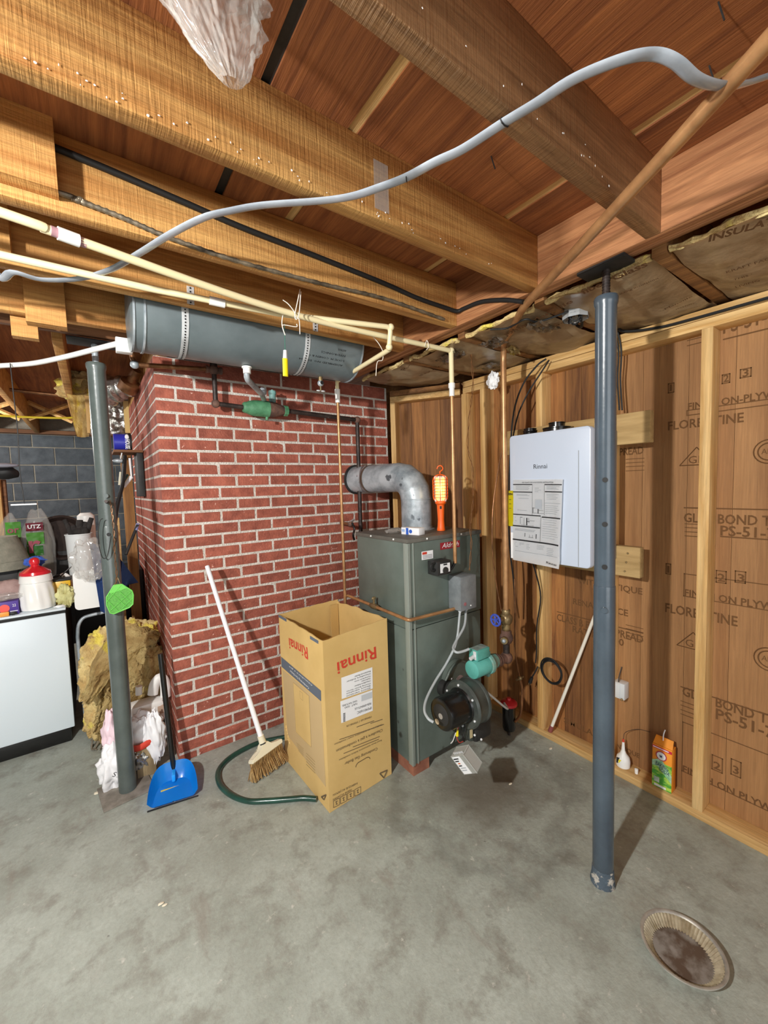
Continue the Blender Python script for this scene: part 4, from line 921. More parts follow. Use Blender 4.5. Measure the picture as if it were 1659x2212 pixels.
# octagon lamp box on the insulation
a=P(1243,690,z=2.09)
ob_=thing('ceiling_box','open galvanised ceiling electrical box beside the column top','electrical box',(a.x,a.y,2.07))
b=B(); b.prof(a,a+Z*.038,[(0,.048),(.0,.05),(.038,.05),(.038,.048)],8,False); bmesh.ops.solidify(b.m,geom=b.m.faces[:],thickness=.0015); b.ob('box_shell',GALW,ob_)
B().cyl(a+Z*.036,a+Z*.039,.05,n=8).ob('box_base',GAL,ob_)
for k in range(4):
    t=k*1.5; B().tube([a+V((math.cos(t)*.02,math.sin(t)*.02,.03)),a+V((math.cos(t)*.03,math.sin(t)*.03,.0)),a+V((math.cos(t+1)*.025,math.sin(t+1)*.02,-.012)),a+V((math.cos(t+1.6)*.02,math.sin(t+1.6)*.03,.02))],.003,6).ob('box_wire',BLACK if k%2 else DARK,ob_)
B().tube([a+V((.05,0,.01)),a+V((.10,.03,.0)),a+V((.12,.06,.02))],.006,8).ob('box_wire',BLACK,ob_)
B().tube([a+V((-.05,.0,.02)),a+V((-.10,.10,.004)),a+V((-.16,.12,.008)),a+V((-.14,.22,.01)),a+V((-.18,.28,.016))],.004,6).ob('box_wire',BLACK,ob_)
# white rag on a nail
rc2=P(1065,822,x=1.88); o=crumple(B(),rc2,(.022,.036,.046),12,.42,2.6,40).ob('white_rag',mat('white_cloth','ffffff',.8)); tag(o,'small white rag hung at the wall top beside the thick copper pipe','rag')

# ================= WALL-HUNG WATER HEATER =================
BD=mat('mount_board_wood','c0a06c',.8,col2='9a7c4c',vs=1,st=(30,3,30),vc=(.3,.7),bump=.3,bs=2.5,bst=(30,3,30),rnd=.05,spots=('6e5836',20,.72))
xb=1.954
a,b_=P(1404,955,x=xb),P(1404,885,x=xb)
o=B().box((xb,a.y,a.z),(XW,1.50,b_.z),.003).ob('mounting_board',BD); tag(o,'rough plank across the studs behind the top of the white water heater','board','mounting boards behind the water heater')
a,b_=P(1382,1250,x=xb),P(1325,1178,x=xb)
lb=B().box((xb,a.y,a.z),(XW,1.42,b_.z),.003).ob('mounting_board',BD); tag(lb,'rough plank across the studs behind the bottom of the white water heater','board','mounting boards behind the water heater')
for k in range(3): B().sph((xb-.001,a.y+.05+.006*k,b_.z-.03-.042*k),.0045,8).ob('screw_head',BRASS,lb)
xf=1.705; q=[P(*p,x=xf) for p in ((1101,941),(1276,920),(1280,1227),(1103,1207))]
wy1,wy0=q[0].y+.002,q[1].y; wz1=(q[0].z+q[1].z)/2; wz0=(q[2].z+q[3].z)/2
wh=thing('water_heater','white wall-hung water heater with an instruction sheet taped to its front','water heater',((xf+xb)/2,(wy0+wy1)/2,wz0))
ENA=mat('heater_enamel','c6d1e2',.28,coat=.3); SIDE=mat('heater_side','8d9192',.45)
B().box((xf+.03,wy0+.006,wz0+.012),(xb,wy1-.006,wz1-.006),.006).ob('casing',SIDE,wh,'grey sheet metal casing')
b=B(); b.box((xf,wy0,wz0),(xf+.032,wy1,wz1),0)
es=[e for e in b.m.edges if abs((e.verts[0].co-e.verts[1].co).normalized().x)>.9]; bmesh.ops.bevel(b.m,geom=es,offset=.018,segments=5,affect='EDGES',profile=.5)
es=[e for e in b.m.edges if all(v.co.x<xf+.001 for v in e.verts)]; bmesh.ops.bevel(b.m,geom=es,offset=.004,segments=2,affect='EDGES',profile=.5)
cov=b.ob('front_cover',ENA,wh)
ys_=P(1250,1000,x=xf).y; B().box((xf-.0008,ys_-.0012,wz0+.004),(xf+.002,ys_+.0012,wz1-.10)).ob('cover_groove',SIDE,wh)
a,b_=P(1153,1013,x=xf),P(1182,1010,x=xf); b_.z=a.z; text('Rinnai',a,b_,Z,INK,wh,h=.021)
for (px,py,r1,r2,hh,h2) in ((1203,918,.062,.036,.022,.024),(1145,936,.034,.030,.026,.010)):
    c=P(px,py,x=xf+.11); c=V((xf+.11,c.y,wz1-.004))
    B().prof(c,c+Z,[(0,r1),(hh,r1),(hh+.002,r1*1.04),(hh+.006,r1*1.04),(hh+.007,r2),(hh+h2,r2),(hh+h2+.002,r2*1.05),(hh+h2+.006,r2*1.05),(hh+h2+.006,r2*.85)],32).ob('vent_collar',BLACKM,wh,'black vent collar')
for yy in (wy0+.10,wy0+.17,wy1-.10): B().cyl((xf+.1,yy,wz0+.014),(xf+.1,yy,wz0-.016),.014,n=14).ob('pipe_stub',BLACK,wh)
B().box((xf+.02,wy0+.07,wz0-.004),(xf+.06,wy0+.17,wz0+.012),.002).ob('valve_bracket',GALW,wh)
# instruction sheet
pc_=[P(1109,1036,x=xf-.003),P(1219,1035,x=xf-.003),P(1213,1228,x=xf-.003),P(1108,1209,x=xf-.003)]
def sheet(u,v,off=0):
    a=pc_[0].lerp(pc_[1],u); b2=pc_[3].lerp(pc_[2],u); p=a.lerp(b2,v)
    cv=(.018*max(0,u-.80)/.2*(.4+.6*math.sin(v*3.1)) + .004*math.sin(v*7+u*2)*u + .012*max(0,v-.9)/.1*u)
    return p+V((-.001-cv-off,0,0))
sh=B().grid(lambda u,v:sheet(u,v),24,30,.0006).ob('instruction_sheet',PAPER,wh,'printed instruction sheet')
def pr(u0,v0,u1,v1,mm,b=None):
    own=b is None; b=b or B()
    n_=max(1,int((u1-u0)*10)); 
    g=[[b.m.verts.new(sheet(u0+(u1-u0)*i/n_,v,.0016)) for v in (v0,v1)] for i in range(n_+1)]
    for i in range(n_): b.m.faces.new((g[i][0],g[i+1][0],g[i+1][1],g[i][1]))
    if own: b.ob('sheet_print',mm,sh)
    return b
b=B()
for r_ in ((.0,.055,.41,.066),(.65,.055,.99,.066),(.0,.145,.41,.156),(.66,.135,1,.147),(.0,.42,.58,.432),(.60,.43,.98,.444),(.0,.56,.57,.575),(.0,.73,.97,.747)): pr(*r_,None,b)
for r_ in ((.41,.066,.414,.42),(.58,.43,.584,.73),(.645,.066,.649,.41)): pr(*r_,None,b)
for r_ in ((.16,.46,.165,.54),(.16,.455,.21,.46),(.24,.46,.245,.55),(.29,.46,.31,.55),(.34,.46,.345,.52),(.31,.50,.36,.505),(.36,.49,.46,.493),(.18,.55,.44,.553),(.26,.645,.27,.69),(.36,.66,.365,.69),(.42,.66,.425,.69),(.34,.69,.44,.694),(.49,.645,.505,.70),(.42,.33,.43,.40),(.43,.335,.47,.338),(.52,.345,.535,.40),(.54,.36,.63,.363),(.44,.395,.64,.398)): pr(*r_,None,b)
b.ob('sheet_print',INK,sh,'black bars and diagrams')['kind']='stuff'
GP=mat('grey_print','9da2a8',.8); b=B(); rq=random.Random(3)
for (u0,v0,u1,v1,nn) in ((.06,.08,.38,.13,4),(.08,.18,.36,.20,2),(.12,.225,.34,.23,1),(.10,.37,.3,.385,1),(.69,.08,.95,.125,3),(.69,.17,.95,.24,4),(.66,.27,.97,.28,1),(.67,.30,.96,.41,5),(.62,.465,.95,.70,9),(.05,.60,.52,.63,3),(.04,.46,.12,.55,4),(.06,.77,.12,.84,4),(.15,.77,.26,.81,3),(.30,.78,.40,.85,4),(.52,.77,.70,.83,4),(.72,.79,.92,.89,5),(.46,.10,.60,.16,3),(.05,.875,.95,.878,1)):
    for k in range(nn):
        v=v0+(v1-v0)*k/max(1,nn); pr(u0,v,u1-(rq.random()*.08 if nn>1 else 0),v+min(.004,(v1-v0)*.6 if nn>1 else .004),None,b)
b.ob('sheet_print',GP,sh,'grey small print')['kind']='stuff'
b=B(); pr(.47,.235,.60,.345,None,b); b.ob('sheet_print',mat('mid_grey_print','a9b0b8',.8),sh,'grey drawing of the heater')
text('KEY POINTS FOR A SUCCESSFUL INSTALLATION',sheet(.2,.043,.002),sheet(.82,.041,.002),Z,INK,sh,h=.006)
text('Rinnai',sheet(.74,.965,.004),sheet(.95,.972,.004),Z,INK,sh,h=.011)
# yellow tag hanging at the left edge
a=P(1101,1060,x=xf-.001); a1=P(1110,1060,x=xf-.001); c=P(1099,1136,x=xf-.001)
yt=B().grid(lambda u,v:(xf-.002-.004*math.sin(v*3),(wy1+.006+.003*v)-.030*u,a.z+(c.z-a.z)*v),4,10,.0006).ob('yellow_tag',YEL,wh,'yellow hanging warning tag')
text('EN',(xf-.0045,wy1+.004,a.z-.022),(xf-.0045,wy1-.018,a.z-.022),Z,INK,yt,h=.011,bold=.03)
for k in range(3): B().box((xf-.0078,wy1-.012,a.z-.045-k*.022),(xf-.0072,wy1+.0,a.z-.043-k*.022)).ob('tag_print',INK,yt)
B().box((xf+.001,wy1-.004,P(1104,1150,x=xf).z),(xf-.002,wy1-.030,P(1104,1205,x=xf).z)).ob('envelope_edge',PAPER,wh)

# ---- outlet box, stick, glue bottle, carton on the bottom plate ----
a=P(1340,1486,x=2.06)
og=thing('outlet_box','small galvanised outlet box with blank cover on the panelling behind the column','electrical box',(2.07,a.y,a.z-.04))
B().box((2.035,a.y-.03,a.z-.045),(XP,a.y+.03,a.z+.035),.003).ob('box_shell',GALW,og); B().box((2.031,a.y-.010,a.z-.04),(2.035,a.y+.034,a.z+.03),.002).ob('blank_cover',GALW,og)
B().tube([V((2.04,a.y,a.z+.03)),V((2.06,a.y+.005,a.z+.06)),V((XP-.002,a.y+.003,a.z+.10))],.0025,6).ob('feed_wire',DARK,og); B().sph((2.031,a.y-.02,a.z-.042),.006,8).ob('screw',BRASS,og)
a=P(1188,1566,x=2.01); a.z=.040; b_=P(1285,1330,x=2.07)
st_=thing('painted_stick','long white painted stick leaning against the studs left of the column','stick',(a.x,a.y,.038))
d=(b_-a).normalized(); B().cyl(a+d*.035,b_,.0085,n=14).ob('stick_shaft',mat('cream_paint','f4efe0',.5),st_); B().cyl(a,a+d*.037,.0125,.011,n=14).ob('red_tip',mat('dull_red','8c4a44',.7),st_,'dull red rubber tip')
a=P(1346,1655,x=2.035); a.z=.038
gl=thing('glue_bottle','white glue bottle with long nozzle standing on the bottom plate by the column','bottle',(a.x,a.y,.038))
g0=V((2.035,a.y,.038)); B().prof(g0,g0+Z,[(0,.026),(.004,.030),(.03,.031),(.05,.027),(.066,.014),(.078,.010),(.082,.0085)],24).ob('bottle_body',WPL,gl); B().prof(g0+Z*.082,g0+Z,[(0,.0085),(.03,.006),(.042,.005)],14).ob('nozzle',WPL,gl)
B().prof(g0+Z*.124,g0+Z,[(0,.0055),(.014,.003)],10).ob('nozzle_tip',RED,gl); B().fbox(g0+V((-.030,.018,.022)),V((.35,-1,0)),Z,V((-1,-.35,0)),.026,.028,.0012).ob('bottle_label',BLACK,gl); B().fbox(g0+V((-.030,.008,.027)),V((.35,-1,0)),Z,V((-1,-.35,0)),.012,.016,.0022).ob('bottle_label',YEL,gl,'yellow printed spot')
B().tube([g0+Z*.137,g0+V((.01,-.005,.17)),g0+V((.03,-.05,.20)),g0+V((.045,-.10,.205))],.0012,5).ob('thin_wire',DIRON,gl)
a=P(1368,1656,x=2.04); o=B().prof((2.03,g0.y-.062,.038),(2.03,g0.y-.062,1),[(0,.007),(.022,.008),(.024,.005)],12).ob('small_white_cap',WPL); tag(o,'tiny white plastic cap standing right of the glue bottle','cap')
# orange and green carton
p0=P(1408,1688,x=2.01); p1=P(1450,1706,x=2.01); zt_=P(1408,1604,x=2.01).z
sb=thing('powder_carton','orange and green powder carton standing on the bottom plate right of the column','carton',(2.03,(p0.y+p1.y)/2,.038))
uu=-Y; W_=p0.y-p1.y; bx0=V((2.012,p0.y,.039)); Hh=zt_-.039
B().fbox(bx0,-Y,Z,X,W_,Hh,.045,.0008).ob('carton_body',mat('carton_orange','f59a2c',.55),sb)
def cf(u,v,su,sv,mm,nm='carton_print',t=.0006,ly=0): B().fbox(bx0+(-Y)*(u*W_)+Z*(v*Hh)-X*(t*(ly+1)),-Y,Z,-X,su*W_,sv*Hh,t).ob(nm,mm,sb)
cf(0,0,1,.62,mat('carton_green','4fa83c',.55,col2='bfe05a',vs=26,st=(1,1,2.2),vc=(.4,.55)))
B().poly([bx0+(-Y)*(u*W_)+Z*(v*Hh)-X*.0008 for u,v in ((0,.60),(.45,.72),(1,.40),(1,.22),(.3,.5),(0,.48))],-X,.0006).ob('carton_print',mat('pale_mint','bfe3c4',.6,col2='7ab984',vs=60),sb)
cf(0,.91,1,.06,mat('carton_red','d22a48',.5)); cf(.04,.93,.8,.02,PAPER,ly=1)
c=bx0+(-Y)*(.47*W_)+Z*(.775*Hh)-X*.0012
for r_,mm in ((.021,mat('logo_red','b83a56',.5)),(.017,PAPER),(.013,mat('logo_white','f6f6f4',.5))): B().cyl(c,c-X*.0008,r_*W_/.075*1.0,n=28).ob('carton_logo',mm,sb); c=c-X*.0009
b=B(); b.cyl(c+V((0,-.004,-.004)),c+V((0,.006,.004)),.0022,n=6); b.cyl(c+V((0,.004,-.005)),c+V((0,-.004,.004)),.002,n=6); b.ob('carton_logo',mat('logo_navy','38415e',.6),sb)
text('BAKING',bx0+(-Y)*(.18*W_)+Z*(.52*Hh)-X*.0022,bx0+(-Y)*(.82*W_)+Z*(.48*Hh)-X*.0022,Z,mat('logo_navy','38415e',.6),sb,h=.020); text('SODA',bx0+(-Y)*(.35*W_)+Z*(.42*Hh)-X*.0022,bx0+(-Y)*(.88*W_)+Z*(.38*Hh)-X*.0022,Z,MATS['logo_navy'],sb,h=.017)
cf(.12,.02,.6,.05,PAPER,ly=1); cf(.1,.12,.28,.12,mat('flower_white','dfe6e0',.6,col2='9fb8a4',vs=70),ly=1)
top_=bx0+Z*Hh; B().poly([top_+X*.006,top_+X*.030-Y*.004+Z*.030,top_-Y*W_+X*.030+Z*.030+Y*.004,top_-Y*W_+X*.006],X,.002).ob('top_flap',MATS['carton_orange'],sb)
B().fbox(top_+X*.0145+V((0,-.018*W_/.075,.006)),-Y,V((.62,0,.78)),V((-1,0,.5)),.022,.018,.002).ob('torn_corner',mat('grey_board','c9bfae',.8),sb); B().tube([top_+V((.02,-W_*.45,.02)),top_+V((.018,-W_*.48,.05)),top_+V((.026,-W_*.52,.07))],.0025,6).ob('paper_tab',PAPER,sb)

# ================= CARDBOARD BOX =================
K0=P(712,1757,z=0); K1=P(846,1672,z=0); K2=P(617,1640,z=0)
BH_=.788; e1=(K1-K0); e2=(K2-K0); K3=K0+e1+e2
bxr=thing('cardboard_box','tall open cardboard shipping box standing upside down in front of the boiler','cardboard box',((K0+K3)/2).to_tuple())
n1=e1.cross(Z).normalized(); n2=Z.cross(e2).normalized(); 
if n1.y>0: n1=-n1
if n2.x>0: n2=-n2
def wall(p,q,nin,name,h0,h1,wob):
    d=q-p; b=B(); nb_=14; a=[];c_=[]
    for i in range(nb_+1):
        t=i/nb_; pt=p+d*t; h=h0+(h1-h0)*t+wob*noise.noise(V((t*6,h0*9,p.x*7)))
        a.append((b.m.verts.new(pt+Z*.001),b.m.verts.new(pt+Z*h)));c_.append((b.m.verts.new(pt+nin*.005+Z*.001),b.m.verts.new(pt+nin*.005+Z*h)))
    for i in range(nb_):
        b.m.faces.new((a[i][0],a[i+1][0],a[i+1][1],a[i][1])); b.m.faces.new((c_[i][0],c_[i][1],c_[i+1][1],c_[i+1][0])); b.m.faces.new((a[i][1],a[i+1][1],c_[i+1][1],c_[i][1])); b.m.faces.new((a[i][0],c_[i][0],c_[i+1][0],a[i+1][0]))
    for k in (0,-1): b.m.faces.new((a[k][0],a[k][1],c_[k][1],c_[k][0]))
    return b.ob(name,CARD,bxr)
wall(K0,K1,-n1,'side_panel',BH_-.004,BH_+.012,.006); wall(K0,K2,-n2,'side_panel',BH_-.004,BH_+.004,.008)
wall(K1,K3,n2,'side_panel',BH_+.010,BH_+.004,.02); wall(K2,K3,n1,'side_panel',BH_+.004,BH_+.01,.006)
B().fbox(K0+Z*.002-n1*.005-n2*.005,e1,e2,Z,e1.length-.01,e2.length-.01,.005).ob('bottom_panel',CARDI,bxr)
B().fbox(K3-e2.normalized()*.006-e1.normalized()*.06+n1*.012+Z*.02,e1,Z,n1,.05,BH_-.03,.003).ob('joint_flap',CARDI,bxr)
o_=K0+(e1+e2)*.52+Z*.42; B().fbox(o_,e1,e2,Z,.10,.16,.20,.012).ob('inner_packing',CARDI,bxr,'folded packing inside'); B().fbox(o_-Z*.415-e2*.1-e1*.1,e1,e2,Z,.2,.25,.40,.01).ob('inner_packing',CARDI,bxr)
u1=e1.normalized(); 
def F1(px,py,off=.0012): return PP(px,py,K0,n1)+n1*off
def F2(px,py,off=.0012): return PP(px,py,K0,n2)+n2*off
BI=mat('box_ink','6a5a42',.85); BLU=mat('slate_band','5b6470',.8)
def ft(s,F,a,b,mm,h,off=.0012,**k): text(s,F(*a,off),F(*b,off),-Z,mm,bxr,h=h,name='box_lettering',off=.0003,**k)
ft('Rinnai',F1,(811,1396),(727,1431),RED,.058,bold=.012); 
ft('Rinnai',F2,(664,1398),(624,1377),RED,.058,bold=.012)
def patch(F,c4,mm,name='box_print',n=None,off=.0008,th=.0004):
    B().poly([F(*c,off) for c in c4],n,th).ob(name,mm,bxr)
patch(F1,((804,1441),(737,1464),(738,1510),(805,1487)),PAPER,'white_label',n1)
patch(F1,((804,1490),(735,1515),(737,1562),(805,1535)),PAPER,'white_label',n1)
rt=random.Random(8)
for k in range(8):
    y0_=1448+k*5.2; w_=rt.choice((20,35,48,52)); 
    ft(rt.choice(('Heating Boiler Series','Chaudiere Indoor','Residencial Boiler','Short version')),F1,(800,y0_),(800-w_,y0_+w_*.345),INK,.007,off=.0016)
ft('IP090160C',F1,(802,1526),(771,1537),INK,.012,off=.0016); ft('REB-I090NTI-US',F1,(801,1517),(766,1529),INK,.010,off=.0016)
ft('GAZ NATUREL',F1,(771,1512),(738,1523),INK,.008,off=.0016); ft('NAT. GAS',F1,(771,1518),(744,1527),INK,.008,off=.0016)
patch(F1,((803,1494),(780,1502),(780,1515),(803,1507)),mat('faint_print','c9ced2',.8),n=n1,off=.0016)
b=B()
for k in range(7):
    b.poly([F1(741+0,1541+k*2.8,.0014),F1(745.5,1539.5+k*2.8,.0014),F1(745.5,1541.0+k*2.8,.0014),F1(741,1542.5+k*2.8,.0014)],n1,.0004)
b.ob('barcode_print',INK,bxr)
ft('rinnai.us / rinnai.ca',F1,(802,1546),(748,1567),BI,.012); 
for (a,b_) in (((826,1553),(800,1562)),((808,1556),(770,1570)),((829,1564),(733,1597))):
    patch(F1,(a,b_,(b_[0],b_[1]+1.2),(a[0],a[1]+1.2)),BI,n=n1)
ft('Chaudiere a gaz a condensation',F1,(826,1572),(726,1617),BI,.018); ft('Veuillez lire ces instructions avant l installation',F1,(826,1563),(722,1606),BI,.008)
for (a,b_) in (((820,1590),(762,1613)),((818,1596),(742,1627))): patch(F1,(a,b_,(b_[0],b_[1]+1.2),(a[0],a[1]+1.2)),BI,n=n1)
ft('Read these instructions before installation',F1,(824,1597),(732,1640),BI,.008)
ft('Condensing Gas Boiler',F1,(815,1612),(744,1645),BI,.018)
ft('MADE IN JAPAN',F1,(759,1702),(719,1724),BI,.012); ft('FABRIQUE AU JAPON',F1,(772,1688),(719,1714),BI,.012)
for k in range(4):
    ax_=720+k*15.3; ay_=1730-k*8.2; q4=((ax_,ay_),(ax_+13,ay_-6.5),(ax_+13,ay_+8),(ax_,ay_+14.5)); b=B(); pts=[F1(*c,.001) for c in q4]
    for i in range(4): b.cyl(pts[i],pts[(i+1)%4],.0012,n=4)
    m_=sum(pts,V())/4; b.cyl(m_-Z*.008,m_+Z*.008,.0016,n=4); b.cyl(m_-u1*.006+Z*.006,m_+u1*.006+Z*.006,.0016,n=4); b.cyl(m_-Z*.004-u1*.004,m_+u1*.005-Z*.008,.0014,n=4); b.ob('handling_symbol',BI,bxr)
def recyc(F,c,s,n):
    b=B(); pts=[F(c[0]-s,c[1]-s*.2),F(c[0]+s,c[1]-s*1.1),F(c[0]+s*.1,c[1]+s)]
    for i in range(3): b.cyl(pts[i],pts[(i+1)%3],.003,n=5)
    b.ob('recycling_mark',BI,bxr)
recyc(F1,(828,1672),8,n1); recyc(F2,(700,1722),5,n2)
# hand hole
c=F1(784,1648,-.0012); b=B(); pts=[]
for k in range(20):
    t=k/20*6.283; pts.append(c+u1*(math.cos(t)*.020+(.022 if math.cos(t)>0 else -.022))+Z*math.sin(t)*.016)
b.poly(pts,n1,.0006); b.ob('hand_hole_flap',CARDI,bxr); b=B(); pts2=[p for p in pts if p.z>c.z-.002]; 
b.tube([p+n1*.0016 for p in sorted(pts2,key=lambda p:(p-c).dot(u1))],.0016,5,sm=False); b.ob('hand_hole_cut',mat('dark_card','5c4a30',.9),bxr)
# left face: slate band, picture panel
patch(F2,((607.5,1418.5),(693.5,1492),(694,1515),(608.5,1440)),BLU,'slate_band',n2)
ft('Condensing Gas Boiler',F2,(668,1483),(627,1445),PAPER,.014,off=.0016); ft('Chaudiere a gaz',F2,(675,1478),(625,1437),PAPER,.009,off=.0016)
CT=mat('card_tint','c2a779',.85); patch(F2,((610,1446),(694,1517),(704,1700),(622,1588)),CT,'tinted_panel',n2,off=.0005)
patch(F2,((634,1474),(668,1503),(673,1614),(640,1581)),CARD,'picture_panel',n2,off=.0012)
b=B(); pts=[F2(*c,.0018) for c in ((634,1474),(668,1503),(673,1614),(640,1581))]
for i in range(4): b.cyl(pts[i],pts[(i+1)%4],.001,n=4)
pts=[F2(*c,.0018) for c in ((648,1492),(654,1497),(655,1513),(649,1508))]
for i in range(4): b.cyl(pts[i],pts[(i+1)%4],.001,n=4)
b.ob('picture_outline',mat('tan_line','a88f60',.8),bxr)
for c4 in (((602,1327),(619,1337),(619,1343),(602,1333)),((670,1373),(688,1384),(688,1391),(670,1380))): patch(F2,c4,BLU,'tape_strip',n2)
for k in range(5): 
    patch(F2,((641+k*1.0,1604+k*4),(656,1617+k*4),(656,1618+k*4),(641+k*1.0,1605+k*4)),mat('tan_line','a88f60',.8),n=n2,off=.0012); patch(F2,((662,1626+k*6),(681,1645+k*6),(681,1646.4+k*6),(662,1627.4+k*6)),MATS['tan_line'],n=n2,off=.0012)
b=B(); 
for k in range(6): b.sph(F2(618+k*1.5,1570+k*7,.0)+V((0,0,0)),(.004,.006,.010),8,ns=.4,seed=k)
b.ob('torn_patch',CARD,bxr,'torn scuffed patch')

# ================= BROOM, HOSE, DUSTPAN =================
h0=P(551,1612,y=1.935)+V((0,0,0)); 
hb_=P(578,1615,y=1.93); top=P(447,1222,y=2.235)
br=thing('broom','angled broom with white handle and straw coloured bristles leaning on the brick chimney','broom',(.63,1.93,0))
hs=P(570,1612,y=1.925)
dh=(top-hs).normalized()
B().prof(hs,top,[(0,.0125),(.03,.0125),((top-hs).length*.42,.0125),((top-hs).length*.421,.0115),((top-hs).length-.004,.0115),((top-hs).length,.009)],18).ob('broom_handle',mat('white_handle','ececf0',.35),br)
B().prof(hs+dh*.012,top,[(0,.0155),(.006,.0155)],18).ob('handle_ring',DARK,br)
CR=mat('cream_plastic','e6dfc4',.45)
hl,hr=P(545,1642,y=1.90),P(600,1602,y=1.95); hu=(hr-hl).normalized(); hn=hu.cross(dh).normalized(); hv=hn.cross(hu).normalized()
if hv.z<0: hv=-hv
mid=hs-dh*.01
b=B(); 
pf=[(-.092,-.012),(.092,-.012),(.094,.006),(.06,.012),(.03,.018),(.016,.04),(-.016,.04),(-.03,.020),(-.088,.002)]
ctr=hl.lerp(hr,.5)
b.poly([ctr+hu*a_+hv*c_-hn*.02 for a_,c_ in pf],hn,.04); bmesh.ops.bevel(b.m,geom=b.m.edges[:],offset=.003,segments=2,affect='EDGES')
b.ob('broom_head',CR,br)
B().prof(ctr+hv*.02,hs+dh*.03,[(0,.019),(.03,.017),(.06,.0155)],18).ob('handle_socket',CR,br)
b=B(); fl_=P(540,1692,z=.004); fr_=P(620,1640,z=.004); rb_=random.Random(5); b2=B()
for i in range(46):
    for j in range(4):
        t=(i+.5)/46; s_=ctr+hu*(-.088+.176*t)-hv*.010+hn*(-.014+.0095*j)
        e_=fl_.lerp(fr_,t)+(V((-.3,.95,0))*(-.022+.015*j))+V((rb_.uniform(-.006,.006),rb_.uniform(-.006,.006),rb_.uniform(.0,.012)))
        m_=s_.lerp(e_,.5)+V((rb_.uniform(-.004,.004),rb_.uniform(-.004,.004),0))
        (b if (i+j)%3 else b2).tube([s_,m_,e_],.0021,4,sm=False)
BR1=mat('straw_bristle','d9b982',.8,col2='b98f55',vs=30); BR2=mat('straw_bristle_dark','9c774a',.85)
for q,mm in ((b,BR1),(b2,BR2)): q.ob('bristles',mm,br)['kind']='stuff'
HG=mat('green_hose','1f4c40',.3,col2='17382f',vs=14,coat=.4)
hp=[P(x_,y_,z=.013) for x_,y_ in ((640,1588),(605,1594),(560,1604),(520,1622),(489,1643),(472,1665),(472,1688),(484,1706),(508,1722),(540,1731),(580,1730),(620,1727),(655,1724),(684,1726))]
o=B().tube(hp,.0125,12,sub=6).ob('garden_hose',HG); tag(o,'short piece of dark green garden hose curved on the floor behind the cardboard box','hose')
# dustpan lying with handle up
dp=thing('dustpan','bright blue dustpan with long black handle standing at the chimney corner','dustpan',(.22,2.12,0))
DB=mat('blue_plastic','18a0ff',.3,coat=.3)
fa,fb=P(318,1752,z=.006),P(428,1717,z=.006); back=P(368,1655,z=.10)
fu=(fb-fa).normalized(); mid=fa.lerp(fb,.5); Wd=(fb-fa).length/2; bk_=V((-fu.y,fu.x,0)); 
if bk_.y<0: bk_=-bk_
Dd=.168; 
def pan(r,t):  # r 0..1 from centre front to the rim, t angle
    ct=math.cos(t); x=math.copysign(abs(ct)**.5,ct)*Wd*(r**.9); y=math.sin(t)*Dd*r; z=.006+.028*y/Dd
    if r>.80: z+=((r-.80)/.20)*(.024+.040*math.sin(t))
    return mid+fu*x+bk_*y+Z*z
b=B(); nr,nt_=10,32; g=[[b.m.verts.new(pan(max(.02,(i/nr)**.75),math.pi*j/nt_)) for j in range(nt_+1)] for i in range(nr+1)]
for i in range(nr):
    for j in range(nt_): b.m.faces.new((g[i][j],g[i+1][j],g[i+1][j+1],g[i][j+1]))
bmesh.ops.solidify(b.m,geom=b.m.faces[:],thickness=.0025); b.ob('pan_body',DB,dp)
B().fbox(fa-bk_*.004-Z*.005,fu,bk_,Z,2*Wd,.006,.004).ob('rubber_lip',DARK,dp)
hb2=mid+bk_*(Dd-.01)+Z*.07; B().fbox(mid+bk_*(Dd*.62)-fu*.008+Z*.03,fu,bk_,Z,.016,.07,.035,.004).ob('handle_socket',DB,dp)
tp=P(346,1408,y=2.29); B().prof(hb2-Z*.03,tp,[(0,.010),(.05,.012),((tp-hb2).length*.8,.013),((tp-hb2).length+.02,.0125)],16).ob('long_handle',BLACKM,dp,'long black handle')
l0_=mid+bk_*.075-fu*.055+Z*.0185; B().fbox(l0_,(fu+bk_*.12),bk_,Z,.105,.030,.0016).ob('pan_sticker',mat('sticker_yellow','e9d24a',.5),dp,'yellow and blue sticker'); B().fbox(l0_+fu*.055+bk_*.012,(fu+bk_*.12),bk_,Z,.045,.012,.0022).ob('sticker_print',mat('sticker_blue','8fb0c8',.5),dp)

# ================= PIE TIN =================
pc0=P(1474,2046,z=.028); pr_=.098
pcx=(P(1388,1990,z=.03)+P(1571,2080,z=.03))/2
pt=thing('pie_tin','old crimped metal pie tin lying on the concrete floor right of the column','pie tin',(pc0.x,pc0.y,0))
TIN=mat('aged_tin','b4b0a6',.45,.3,col2='8d8981',vs=16); TINW=mat('crimped_tin','e6dcc2',.4,.15,col2='b7a684',vs=30)
def ringmesh(pf,n,fl,mm,nm,lab=None):
    b=B(); rg=[]
    for r_,z_ in pf:
        rg.append([b.m.verts.new((pc0.x+math.cos(6.2832*i/n)*(r_+(fl*math.cos(i*math.pi) if fl else 0)),pc0.y+math.sin(6.2832*i/n)*(r_+(fl*math.cos(i*math.pi) if fl else 0)),z_)) for i in range(n)])
    for A,Bq in zip(rg,rg[1:]):
        for i in range(n): b.m.faces.new((A[i],A[(i+1)%n],Bq[(i+1)%n],Bq[i]))
    return b,rg
b,rg=ringmesh([(.076,.004),(.0995,.030)],120,.003,None,None); bmesh.ops.solidify(b.m,geom=b.m.faces[:],thickness=.0006); b.ob('crimped_wall',TINW,pt,sharp=20)
